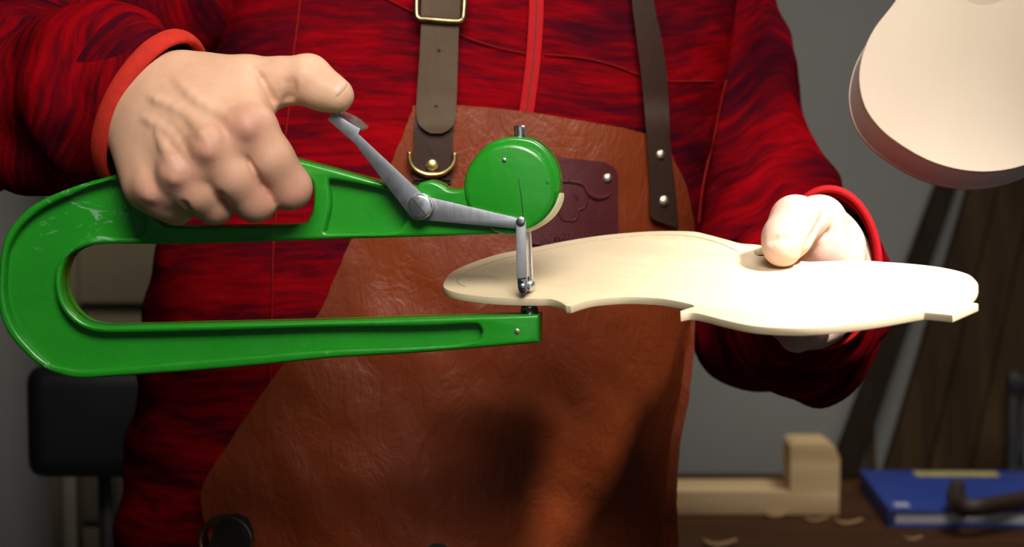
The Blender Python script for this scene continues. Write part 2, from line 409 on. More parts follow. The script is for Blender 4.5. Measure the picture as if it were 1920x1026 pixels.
# wood chips on the bench
chips = [(1350, 1018, 0.016, 'leftmost, below the pine bar'), (1590, 978, 0.014, 'just right of the pine upright'), (1712, 1008, 0.009, 'in front of the blue book'), (1455, 965, 0.012, 'against the foot of the pine bar'), (1530, 973, 0.012, 'below the pine upright')]
for px, py, r, where in chips:
    p = PZ(px, py, BENCH_Z+0.002); V = []; F = []
    for i in range(8):
        a_ = i/7*2.4-1.2
        for s in (-1, 1):
            for h in (0, 0.0012):
                V.append((p.x+math.sin(a_)*r, p.y+s*r*0.32+0.2*r*math.sin(3*a_), BENCH_Z+0.0002+h+0.4*r*(1-math.cos(a_))))
    for i in range(7):
        k = i*4
        F += [(k, k+4, k+6, k+2), (k+1, k+3, k+7, k+5), (k, k+1, k+5, k+4), (k+2, k+6, k+7, k+3)]
    F += [(0, 2, 3, 1), (28, 29, 31, 30)]
    tag(mesh('wood_shaving', V, F, M_CHIP), 'small curled wood shaving on the bench, ' + where, 'shaving', 'wood shavings on the bench')

# ---------------------------------------------------------------- planks leaning on the wall
def plank(bl, br, tl, tr, yb, yt, th, mat, label):
    """corner pixels of the front face; yb/yt depth of foot and head; stands on the bench and leans on the wall"""
    A = P(*bl, yb); B = P(*br, yb); C = P(*tr, yt); D = P(*tl, yt)
    foot = min(A.z, B.z); dz = BENCH_Z+0.0008-foot
    n = (B-A).cross(D-A).normalized()
    if n.y > 0: n = -n
    A.z = B.z = BENCH_Z+0.0008
    # extend to a real length
    k = 1.35
    C = B+(C-B)*k; D = A+(D-A)*k
    V = [A, B, C, D] + [q + Vector((0, th, 0)) for q in (A, B, C, D)]
    F = [(0, 1, 2, 3), (7, 6, 5, 4), (0, 4, 5, 1), (1, 5, 6, 2), (2, 6, 7, 3), (3, 7, 4, 0)]
    o = mesh('plank', V, F, mat, None, False)
    bm = bmesh.new(); bm.from_mesh(o.data); bmesh.ops.bevel(bm, geom=list(bm.edges), offset=0.0012, segments=1, affect='EDGES'); bm.to_mesh(o.data); bm.free()
    tag(o, label, 'plank', 'planks leaning on the wall')
PY = WALL_Y-0.012
plank((1552, 900), (1606, 900), (1752, 360), (1792, 360), 1.150, 1.185, 0.018, M_PLANK1, 'narrow dark walnut plank, leftmost of the leaning boards')
plank((1655, 900), (1735, 900), (1815, 360), (1868, 360), 1.150, 1.185, 0.018, M_PLANK2, 'brown rough plank second from left among the leaning boards')
plank((1737, 900), (1815, 900), (1870, 360), (1935, 360), 1.146, 1.181, 0.018, M_PLANK2, 'broad brown plank in the middle of the leaning boards')
plank((1817, 900), (1885, 900), (1937, 360), (2010, 360), 1.150, 1.185, 0.018, M_PLANK2, 'brown plank behind the book, second from right')
plank((1912, 900), (2000, 900), (2030, 360), (2110, 360), 1.148, 1.183, 0.018, M_PLANK1, 'dark plank at the right edge of the leaning boards')
st_b = P(1636, 897, 1.135); st_b.z = BENCH_Z+0.003; st_t = P(1632, 790, 1.205)
tag(tube('wood_stick', [st_b, (st_b+st_t)/2, st_t], 0.0045, M_PLANK2, None, 10), 'short thin stick leaning between the dark plank and broad boards', 'stick')
# steel bar clamp standing at the right
cb = P(1905, 893, 1.11); cl = empty('bar_clamp', (cb.x, cb.y, BENCH_Z), 'black bar clamp with a bright rod behind the book', 'clamp')
box('rail', (cb.x-0.004, cb.y, BENCH_Z+0.061), (0.010, 0.008, 0.12), M_TUBE, cl)
box('jaw', (cb.x+0.014, cb.y, BENCH_Z+0.012), (0.050, 0.016, 0.022), M_BLACKPAD, cl)
box('jaw', (cb.x+0.014, cb.y, BENCH_Z+0.108), (0.050, 0.016, 0.018), M_BLACKPAD, cl)
lathe('screw_rod', (cb.x+0.010, cb.y-0.001, BENCH_Z+0.0235), (0, 0, 1), [(0.0035, 0), (0.0035, 0.075)], M_STEEL, cl, 12)

# ---------------------------------------------------------------- left background: cabinet and stool
CY = 0.95
cx0 = P(80, 600, CY).x
cab = empty('cabinet', (cx0+0.225, CY+0.12, 0), 'brown-grey cupboard with drawers standing behind the person at left', 'cabinet')
zt = 1.75; zm = P(100, 588, CY).z; zd = P(100, 985, CY).z
box('body', (cx0+0.225, CY+0.13, zt/2+0.01), (0.45, 0.22, zt-0.02), M_CAB, cab, bevel=0.003)
box('door', (cx0+0.24, CY+0.010, (zm+zt)/2), (0.41, 0.018, zt-zm-0.02), M_CAB, cab, bevel=0.002)
box('side_stile', (cx0+0.022, CY+0.012, zm/2), (0.012, 0.022, zm-0.06), M_CABSTILE, cab, bevel=0.001)
box('drawer', (cx0+0.24, CY+0.010, (zm+zd)/2), (0.41, 0.018, zm-zd-0.008), M_CAB, cab, bevel=0.002)
box('drawer', (cx0+0.24, CY+0.010, zd-0.075), (0.41, 0.018, 0.142), M_CAB, cab, bevel=0.002)
box('drawer', (cx0+0.24, CY+0.010, zd-0.33), (0.41, 0.018, 0.35), M_CAB, cab, bevel=0.002)
box('plinth', (cx0+0.225, CY+0.14, 0.0115), (0.43, 0.18, 0.021), M_BLACKPAD, cab)
# stool
SY = 0.56
pl_ = P(45, 795, SY); bx = pl_.x+0.11
bt = P(100, 690, SY).z; bb = P(100, 900, SY).z
stool = empty('workshop_stool', (bx, SY+0.02, 0), 'black padded workshop stool with backrest in the dim left background', 'stool')
sharp(bm_obj('backrest', box_bm((0.22, 0.05, bt-bb), Matrix.Translation((bx, SY+0.025, (bt+bb)/2)), 0.016, 4), M_BLACKPAD, stool, True), 60)
for s in (-0.055, 0.055):
    tube('back_post', [(bx+s, SY+0.054, bb+0.06), (bx+s, SY+0.058, bb-0.1), (bx+s, SY+0.10, 0.60)], 0.008, M_TUBE, stool)
lathe('seat', (bx, SY+0.205, 0.585), (0, 0, 1), [(0.02, 0), (0.135, 0.0), (0.147, 0.012), (0.148, 0.03), (0.14, 0.048), (0.10, 0.054), (0.0, 0.055)], M_BLACKPAD, stool, 40)
for k in range(4):
    an = math.pi/4+k*math.pi/2
    tube('leg', [(bx+0.10*math.cos(an), SY+0.205+0.10*math.sin(an), 0.585), (bx+0.17*math.cos(an), SY+0.205+0.17*math.sin(an), 0.010)], 0.011, M_TUBE, stool)
tube('foot_ring', [(bx+0.146*math.cos(t*math.pi/12), SY+0.205+0.146*math.sin(t*math.pi/12), 0.22) for t in range(24)], 0.008, M_TUBE, stool, 8, True)

# ================================================================ PERSON: torso measures
YC = 0.335
rows_py = [-330, -290, -250, -200, -120, 0, 150, 300, 460, 600, 700, 850, 1026, 1300]
rows_L = [850, 760, 640, 520, 470, 440, 400, 345, 300, 277, 264, 240, 226, 222]
rows_R = [1130, 1200, 1290, 1370, 1385, 1385, 1352, 1330, 1312, 1298, 1278, 1252, 1245, 1252]
rows_F = [0.285, 0.270, 0.262, 0.250, 0.232, 0.216, 0.206, 0.200, 0.196, 0.194, 0.193, 0.195, 0.200, 0.205]
rows_B = [0.39, 0.41, 0.43, 0.44, 0.45, 0.46, 0.46, 0.455, 0.45, 0.445, 0.445, 0.45, 0.455, 0.455]
TZ = [P(960, y, YC).z for y in rows_py]
TL = [P(l, y, YC).x for l, y in zip(rows_L, rows_py)]
TR = [P(r, y, YC).x for r, y in zip(rows_R, rows_py)]
_o = np.argsort(TZ); tz_ = np.array(TZ)[_o]; tl_ = np.array(TL)[_o]; tr_ = np.array(TR)[_o]; tf_ = np.array(rows_F)[_o]; tb_ = np.array(rows_B)[_o]
def _sm(arr, z):  # smoothed interpolation
    return sum(float(np.interp(z+d, tz_, arr))*wt for d, wt in ((-0.03, .2), (-0.015, .2), (0, .2), (0.015, .2), (0.03, .2)))
def torso_row(z):
    l = _sm(tl_, z); r = _sm(tr_, z); return (l+r)/2, (r-l)/2, _sm(tf_, z), _sm(tb_, z)
def front_y(x, z, n=2.6, clip=0.985):
    cx, a, yf, yb = torso_row(z); u = min(clip, abs(x-cx)/a); return YC-(YC-yf)*(1-u**n)**(1/n)
def apron_y(x, z):
    u_clip = 0.93
    y = front_y(x, z, 2.9, 0.955)
    # soft folds of heavy hide
    f = 0.010*math.sin(x*26+z*9+0.6)*sstep(1.14, 0.98, z) + 0.004*noise.noise(Vector((x*14, z*9, 3.1)))
    f += 0.003*noise.noise(Vector((x*40+z*20, z*30, 7.7)))*sstep(1.3, 1.1, z)
    return y-0.011-f*0.9-0.010*sstep(1.2, 0.95, z)
def drape_pt(px, py, yfun, off=0.0):
    Y = 0.2
    for _ in range(7):
        p = P(px, py, Y); Y = yfun(p.x, p.z)-off
    return P(px, py, Y)
def jacket_y(x, z): return front_y(x, z)-0.001
def jy_strap(x, z):
    # straps pass over the bib where there is one
    return min(front_y(x, z)-0.003, 10)
def sheet(name, rows, yfun, off, th, nx, ny, mat, parent, edge_mat=None):
    """rows: list of (py_left, px_left, py_right, px_right) top to bottom -> thick cloth on yfun"""
    Ls = smooth_line([(r[1], r[0], 0) for r in rows], ny); Rs = smooth_line([(r[3], r[2], 0) for r in rows], ny)
    m = len(Ls); V = []; F = []
    for k in range(2):
        for j in range(m):
            for i in range(nx+1):
                q = Ls[j].lerp(Rs[j], i/nx); p = drape_pt(q.x, q.y, yfun, off if k == 0 else off-th); V.append(p)
    N = m*(nx+1)
    for j in range(m-1):
        for i in range(nx):
            a = j*(nx+1)+i; b = a+1; c = a+nx+2; d = a+nx+1
            F.append((a, d, c, b)); F.append((N+a, N+b, N+c, N+d))
    nsurf = len(F)
    for j in range(m-1):
        a = j*(nx+1); d = a+nx+1; F.append((a, N+a, N+d, d))
        a += nx; d += nx; F.append((a, d, N+d, N+a))
    for i in range(nx):
        F.append((i, i+1, N+i+1, N+i)); a = (m-1)*(nx+1)+i; F.append((a, N+a, N+a+1, a+1))
    o = mesh(name, V, F, mat, parent)
    if edge_mat:
        o.data.materials.append(edge_mat)
        mi = [0]*nsurf+[1]*(len(o.data.polygons)-nsurf)
        o.data.polygons.foreach_set('material_index', mi[:len(o.data.polygons)])
    return sharp(o, 50)

# ================================================================ CALIPER PLANE / PLATE PLANE
TH_C = math.radians(-7.0)
CU = Vector((math.cos(TH_C), math.sin(TH_C), 0)); CV = Vector((0, 0, 1)); CN = CU.cross(CV)     # CN toward the camera
CO = P(985, 520, -0.012)
def PC(px, py, off=0.0): return on_plane(px, py, CO, CN, off)
def pc2(px, py, off=0.0):
    d = PC(px, py, off)-CO; return (d.dot(CU), d.dot(CV))
MC = Matrix(((CU.x, CV.x, CN.x, CO.x), (CU.y, CV.y, CN.y, CO.y), (CU.z, CV.z, CN.z, CO.z), (0, 0, 0, 1)))
# plate plane, measured in camera axes (right, down, forward)
def camvec(r, d, f): return RIGHT*r - UP*d + FWD*f
PA = camvec(0.792, 0.098, -0.603).normalized()
PB = camvec(0.606, -0.2495, 0.756); PB = (PB-PA*PA.dot(PB)).normalized()
PN = PA.cross(PB)
if PN.z < 0: PN = -PN
CD = -0.009                                       # spindle axis lies in the middle of the frame
PO = PC(988, 549, CD)
def PL(px, py, off=0.0): return on_plane(px, py, PO, PN, off)
def pl2(px, py):
    d = PL(px, py)-PO; return (d.dot(PA), d.dot(PB))
MP = Matrix(((PA.x, PB.x, PN.x, PO.x), (PA.y, PB.y, PN.y, PO.y), (PA.z, PB.z, PN.z, PO.z), (0, 0, 0, 1)))
if PA.cross(PB).dot(PN) < 0: print('PLATE FRAME LEFT HANDED')
print('plate far edge Y', [round(PL(x, y).y, 3) for x, y in ((831, 532), (1300, 434), (1423, 459), (1509, 494), (1640, 492), (1833, 540), (1783, 590), (1480, 615))])
print('plate Z', [round(PL(x, y).z, 3) for x, y in ((831, 532), (1300, 434), (1423, 459), (1509, 494), (1640, 492), (1833, 540), (1783, 590), (1480, 615))])

# ================================================================ GREEN THICKNESS CALIPER
cal = empty('thickness_caliper', PC(500, 708), 'glossy green C-frame thickness caliper with steel levers', 'caliper')
TC = 0.018
outer = [('s', (1011, 643)), (800, 661), (620, 672), (482, 686), (351, 697), (219, 706), (153, 710), (118, 705), (79, 690), (44, 661), (18, 631), (2, 600), (-4, 565), (-3, 520), (0, 480), (10, 442), (35, 407), (70, 379), (132, 352), (206, 330), (300, 302), (400, 285), (500, 288), (600, 311), (720, 343), ('s', (781, 350)), (788, 343), (806, 339), (824, 345), (840, 355), (858, 356), (872, 349), (878, 325), (891, 296), (913, 272), (943, 259), (973, 257), (1003, 264), (1030, 287), (1045, 318), (1049, 348), (1044, 376), (1030, 404), (1008, 426), ('s', (985, 438)), (964, 439), (800, 444), (620, 449), (438, 455), (307, 458), (190, 458), (150, 467), (127, 482), (116, 508), (114, 535), (119, 560), (134, 585), (158, 604), (190, 611), (230, 611), (438, 606), (620, 602), (800, 596), ('s', (1011, 590))]
slot = [(283, 395), (300, 416), (322, 424), (440, 424), (558, 421), (580, 408), (587, 385), (587, 350), (578, 335), (556, 328), (440, 322), (330, 340), (290, 360)]
pock1 = [('s', (262, 368)), (212, 339), (132, 366), (75, 394), (39, 425), (18, 460), (11, 486), (8, 526), (10, 565), (26, 613), (53, 648), (88, 679), (132, 690), (175, 692), (351, 677), (482, 666), (620, 655), (800, 648), (885, 641), (902, 628), (900, 614), (885, 608), (800, 612), (620, 614), (438, 620), (230, 625), (189, 624), (163, 619), (138, 606), (117, 583), (105, 556), (101, 521), (107, 495), (127, 469), (158, 449), (193, 443), ('s', (258, 447)), ('s', (270, 430))]
pock2 = [(616, 342), (630, 338), (724, 357), (752, 380), (763, 405), (752, 427), (729, 435), (660, 436), (613, 436), (610, 428), (619, 390), (619, 360)]
def loop2(pts, closed=True, n=4):
    return [pc2(p.x, p.y) for p in smooth_line([('s', (*q[1], 0)) if q[0] == 's' else (*q, 0) for q in pts], n, closed)]
rim = extrude2d([loop2(outer), loop2(slot), loop2(pock1), loop2(pock2)], MC, -TC, 0, 0.0020, 3)
web = extrude2d([loop2(outer), loop2(slot)], MC @ Matrix.Translation((0, 0, 0)), -0.0115, -0.0065, 0.0, 0)
# keep the web just inside the rim so that no faces coincide
fr = link('frame', join_meshes([rim, web]), M_GREEN, cal); sharp(fr, 40)
# dial head: thick disc with a rounded edge
hc = pc2(967, 349); hr = (Vector(pc2(1049, 349))-Vector(hc)).length+0.0010
HM = MC
lathe('head_housing', PC(967, 349, -0.0235), CN, [(0.001, 0), (hr-0.002, 0), (hr+0.0005, 0.003), (hr+0.0008, 0.0215), (hr+0.0002, 0.0240), (hr-0.0012, 0.0256), (hr-0.003, 0.0262), (0.001, 0.0262)], M_GREEN, cal, 96, 50)
# scuffed pale filler on the lower right rim of the head
V = []; F = []; nseg = 26
for i in range(nseg+1):
    a = math.radians(lerp(-78, -8, i/nseg)); wv_ = max(0.0, math.sin(math.pi*i/nseg))**0.5
    for rr, zz in ((hr-0.0006-0.0006*wv_, 0.0024), (hr+0.0004, 0.0008), (hr+0.0011, -0.0020), (hr+0.0011, -0.0030-0.0165*wv_)):
        V.append(MC @ Vector((hc[0]+rr*math.cos(a), hc[1]+rr*math.sin(a), zz)))
for i in range(nseg):
    for k in range(3): F.append((i*4+k, i*4+k+1, i*4+5+k, i*4+4+k))
o = mesh('worn_filler', V, F, M_GREENCHIP, cal); o['label'] = 'pale worn patch on the rim of the round head'
# raised boss of the slab between head and pocket
def pin(name, px, py, z, r, h, mat, parent=cal, dome=0.3):
    return lathe(name, PC(px, py, z-0.001), CN, [(r, 0), (r, 0.001+h*(1-dome)), (r*0.8, 0.001+h*0.9), (r*0.3, 0.001+h), (0.0001, 0.001+h)], mat, parent, 20)
pin('locating_pin', 946, 300, 0.0028, 0.0011, 0.0006, M_CHROME)
pin('locating_pin', 1028, 341, 0.0026, 0.0012, 0.0004, M_GREEN)
pin('locating_pin', 970, 621, 0.0, 0.0014, 0.0006, M_RIVET)
tube('pencil_line', [PC(972, 335, 0.0028), PC(977, 365, 0.0028), PC(981, 408, 0.0028)], 0.00022, M_PENCIL, cal, 6)
# top stop pin, anvil and spindle: all on one axis
top = PC(977, 262, CD); spin_top = PC(991, 430, CD)
axis = (PC(977, 237, CD)-PC(993, 580, CD)).normalized()
lathe('top_pin', PC(976, 268, CD), axis, [(0.0031, 0), (0.0031, 0.0075), (0.0033, 0.0076), (0.0033, 0.0085), (0.0026, 0.0092), (0.0001, 0.0093)], M_CHROME, cal)
sp0 = PC(994, 533, CD); L_sp = (PC(990, 400, CD)-sp0).length
lathe('spindle', sp0, axis, [(0.0018, 0), (0.0019, 0.004), (0.0019, L_sp)], M_CHROME, cal)
rb = 0.0034
bc_ = PL(990, 547, rb)          # ball resting on the plate
lathe('ball_tip', PC(992, 537, CD), axis, [(0.0003, -0.0034), (0.0016, -0.0031), (0.0029, -0.0018), (0.0035, 0.0), (0.0032, 0.0016), (0.0022, 0.0030), (0.0016, 0.0036)], M_CHROME, cal, 24, 60)
an0 = PC(993, 592, CD)
lathe('anvil', an0, axis, [(0.0048, 0), (0.0048, 0.0036), (0.0044, 0.0042), (0.0044, 0.0052), (0.0036, 0.0062), (0.0016, 0.0069), (0.0001, 0.007)], M_BEARING, cal)
# levers
def flat(name, pts, z0, z1, mat, bev=0.0003, n=1):
    me = extrude2d([loop2(pts, True, n)], MC, z0, z1, bev, 1); return sharp(link(name, me, mat, cal), 40)
flat('thumb_lever', [('s', (619, 224)), ('s', (628, 210)), ('s', (680, 241)), ('s', (676, 251)), ('s', (812, 378)), ('s', (806, 402)), ('s', (786, 412)), ('s', (767, 397)), ('s', (669, 268)), ('s', (655, 256))], 0.0050, 0.0068, M_STEEL)
# thumb pad: tab bent back from the lever's upper edge
A = PC(628, 210, 0.0066); B = PC(681, 241, 0.0066); back = -CN*0.013; upv = (B-A).cross(CN).normalized()
if upv.z < 0: upv = -upv
V = []
for t in (0, 0.25, 0.5, 0.75, 1):
    p = A.lerp(B, t)
    for k, q in ((0, 0), (1, 0.0003), (2, 0.0010)):
        w_ = p + back*(k/2) + upv*(q+0.0012*math.sin(math.pi*t)); V += [w_, w_-upv*0.0014]
F = []
for i in range(4):
    for k in range(2):
        a = i*6+k*2; F += [(a, a+2, a+8, a+6), (a+1, a+7, a+9, a+3)]
    F += [(i*6, i*6+6, i*6+7, i*6+1), (i*6+4, i*6+5, i*6+11, i*6+10)]
F += [(0, 1, 3, 2), (2, 3, 5, 4), (24, 26, 27, 25), (26, 28, 29, 27)]
o = mesh('thumb_pad', V, F, M_CHROME, cal); sharp(o, 40)
flat('lift_lever', [('s', (775, 376)), ('s', (796, 366)), ('s', (972, 408)), (984, 409), (989, 419), (984, 428), ('s', (968, 428)), ('s', (793, 412)), ('s', (772, 402))], 0.0030, 0.0046, M_STEEL)
lathe('pivot_boss', PC(788, 388, -0.001), CN, [(0.0075, 0), (0.0075, 0.0040), (0.0073, 0.0041)], M_CHROME, cal, 36)
# pivot screw with knurled rim and a slot across
pv = MC @ Vector((*pc2(788, 388, 0.0068), 0.0068)); V = []; F = []; n = 60; rr = 0.0066
Mx = frame_from_axis(pv, CN, CU)
for j, (r, h) in enumerate(((rr, -0.0005), (rr, 0.0018), (rr*0.93, 0.0026), (rr*0.80, 0.0029))):
    for i in range(n):
        a = 2*math.pi*i/n; q = r*(1+(0.03 if (i % 2 and j < 2) else 0)); V.append(Mx @ Vector((q*math.cos(a), q*math.sin(a), h)))
for j in range(3):
    for i in range(n): F.append((j*n+i, j*n+(i+1) % n, (j+1)*n+(i+1) % n, (j+1)*n+i))
F.append(tuple(3*n+i for i in range(n)))
scw = mesh('pivot_screw', V, F, M_CHROME, cal); sharp(scw, 30)
sd = (CU*0.62-CV*0.78)
Mslot = frame_from_axis(pv+CN*0.0029, CN, sd)
sharp(bm_obj('screw_slot', box_bm((rr*1.66, 0.0007, 0.0004), Mslot, 0.0), M_TUBE, scw), 30)
# link down to the spindle foot: two side cheeks and a fork end
def link_plate(nm, dz):
    return flat(nm, [('s', (970, 413)), (973, 407), (979, 406), (985, 409), ('s', (987, 416)), ('s', (990, 519)), ('s', (971, 521))], dz, dz+0.0012, M_LINK)
link_plate('link_arm', 0.0052); 
sharp(bm_obj('link_side', box_bm((0.0012, 0.012, (PC(986, 415)-PC(988, 519)).length), Matrix.Translation((PC(987.5, 467, 0.0)+CN*0.0002)) @ frame_from_axis((0, 0, 0), PC(986, 415)-PC(988, 519), CU), 0.0002), M_CHROME, cal, True), 40)
pin('link_pivot', 977, 415, 0.0064, 0.0024, 0.0012, M_CHROME)
flat('link_fork', [('s', (972, 521)), ('s', (990, 519)), (991, 538), (988, 547), (982, 549), (976, 546), (973, 536)], 0.0010, 0.0056, M_BEARING, 0.0006, 4)
pin('fork_pin', 980, 537, 0.0052, 0.0017, 0.0016, M_CHROME)
sharp(bm_obj('fork_bridge', box_bm((0.0060, 0.016, 0.0022), Matrix.Translation(PC(986, 536, -0.004)) @ frame_from_axis((0, 0, 0), CV, CU), 0.0005), M_BEARING, cal, True), 40)

# ================================================================ VIOLIN PLATE
pout = [(831, 532), (843, 513), (873, 497), (932, 477), (999, 464), (1065, 451), (1131, 441), (1198, 435), (1247, 433), (1300, 434), (1329, 440), (1363, 449), (1389, 456), (1423, 459), (1452, 466), (1476, 480), (1509, 490), (1560, 489), (1612, 488), (1660, 491), (1715, 495), (1770, 502), (1813, 513), (1830, 526), (1834, 537), (1826, 552), ('s', (1806, 565)), ('s', (1834, 569)), ('s', (1786, 590)), ('s', (1733, 585)), (1710, 589), (1629, 603), (1543, 613), (1479, 615), (1414, 611), (1363, 601), (1320, 590), (1296, 586), ('s', (1276, 589)), ('s', (1275, 583)), (1290, 578), (1301, 574), (1290, 569), (1243, 560), (1200, 557), (1164, 557), (1115, 561), (1090, 567), ('s', (1070, 574)), ('s', (1061, 573)), (1048, 565), (1028, 560), (999, 560), (932, 558), (883, 553), (850, 547), (834, 540)]
def loopp(pts, n=5):
    return [pl2(p.x, p.y) for p in smooth_line([('s', (*q[1], 0)) if q[0] == 's' else (*q, 0) for q in pts], n, True)]
PT = 0.0042
hole = []
for i in range(20):
    a = 2*math.pi*i/20; hole.append(pl2(1427+13*math.cos(a), 472.5+7.5*math.sin(a)))
plate = link('violin_plate', extrude2d([loopp(pout), hole], MP, -PT, 0, 0.0005, 1), M_SPRUCE)
sharp(plate, 40); tag(plate, 'pale unvarnished wooden violin plate held flat in the caliper jaws', 'violin plate')
co = np.empty(len(plate.data.vertices)*3); plate.data.vertices.foreach_get('co', co); co = co.reshape(-1, 3)
MPi = np.array(MP.inverted()); set_rest(plate, (co @ MPi[:3, :3].T + MPi[:3, 3])[:, [1, 0, 2]])
# pencilled edge line along the rim of the plate
Pq = [(873, 538), (858, 530), (866, 516), (900, 500), (950, 484), (1010, 472), (1075, 459), (1140, 449), (1200, 443), (1250, 441), (1300, 444), (1345, 455), (1385, 472)]
line = [PL(p.x, p.y, 0.00003) for p in smooth_line([(*q, 0) for q in Pq], 5)]
o = tube('pencil_line', line, 0.00030, M_PENCILWOOD, plate, 6); o['label'] = 'faint pencilled line following the edge'

# ================================================================ HANGING INSTRUMENT BODY
UY = 0.16
uc = P(1842, 100, UY); tilt = math.radians(20); yaw = math.radians(9)
un = Vector((-math.sin(yaw)*math.cos(tilt), -math.cos(yaw)*math.cos(tilt), math.sin(tilt)))
un = Vector((math.sin(yaw)*0.2, -math.cos(tilt), math.sin(tilt))).normalized()
ux = Vector((1, 0, 0)); ux = (ux-un*ux.dot(un)).normalized(); uv = un.cross(ux)
MU = Matrix(((ux.x, uv.x, un.x, uc.x), (ux.y, uv.y, un.y, uc.y), (ux.z, uv.z, un.z, uc.z), (0, 0, 0, 1)))
def u2(px, py):
    d = on_plane(px, py, uc, un)-uc; return Vector((d.dot(ux), d.dot(uv)))
half = [(1842, 322), (1790, 316), (1740, 300), (1690, 272), (1650, 240), (1622, 200), (1611, 150), (1618, 100), (1640, 52), (1680, 0), (1702, -45), (1700, -90), (1684, -135), (1690, -185), (1730, -230), (1790, -255), (1842, -262)]
hl = [u2(*q) for q in half]; cx_ = hl[0].x
loop = hl + [Vector((2*cx_-p.x, p.y)) for p in reversed(hl[1:-1])]
loop = [(p.x, p.y) for p in smooth_line([(q.x, q.y, 0) for q in loop], 4, True)]
sh_c = u2(1842, -52); sh_r = (u2(1842, 9)-sh_c).length
shole = [(sh_c.x+sh_r*math.cos(2*math.pi*i/40), sh_c.y+sh_r*math.sin(2*math.pi*i/40)) for i in range(40)]
uke = empty('instrument_body', uc, 'unfinished pale guitar-shaped instrument body hanging at upper right', 'instrument')
topm = extrude2d([loop, shole], MU, -0.004, 0, 0.0008, 1)
o = link('soundboard', topm, M_UKE, uke); sharp(o, 40)
def rest_from(o, M, order=(0, 1, 2)):
    c = np.empty(len(o.data.vertices)*3); o.data.vertices.foreach_get('co', c); c = c.reshape(-1, 3); Mi = np.array(M.inverted())
    set_rest(o, (c @ Mi[:3, :3].T + Mi[:3, 3])[:, list(order)])
rest_from(o, MU)
def offset_loop(L, d):
    n = len(L); out = []
    for i in range(n):
        t = (Vector(L[(i+1) % n])-Vector(L[i-1])).normalized(); nn = Vector((t.y, -t.x)); q = Vector(L[i])+nn*d; out.append((q.x, q.y))
    return out
ar = sum(loop[i-1][0]*loop[i][1]-loop[i][0]*loop[i-1][1] for i in range(len(loop)))
inn = offset_loop(loop, -0.003 if ar > 0 else 0.003)
o = link('rim', extrude2d([offset_loop(loop, -0.0004 if ar > 0 else 0.0004), inn], MU, -0.034, -0.0041, 0.0, 0), M_UKERIM, uke); sharp(o, 40); rest_from(o, MU)
o = link('back_board', extrude2d([loop], MU, -0.0365, -0.0341, 0.0, 0), M_UKE, uke); sharp(o, 40); rest_from(o, MU)
hk = MU @ Vector((cx_, hl[-1].y-0.012, 0.0)); 
tube('hanging_cord', [hk-un*0.02, hk+Vector((0, 0.004, 0.03)), Vector((hk.x, hk.y+0.005, 2.0)), Vector((hk.x, hk.y+0.005, 2.499))], 0.0015, M_CORD, uke, 8)

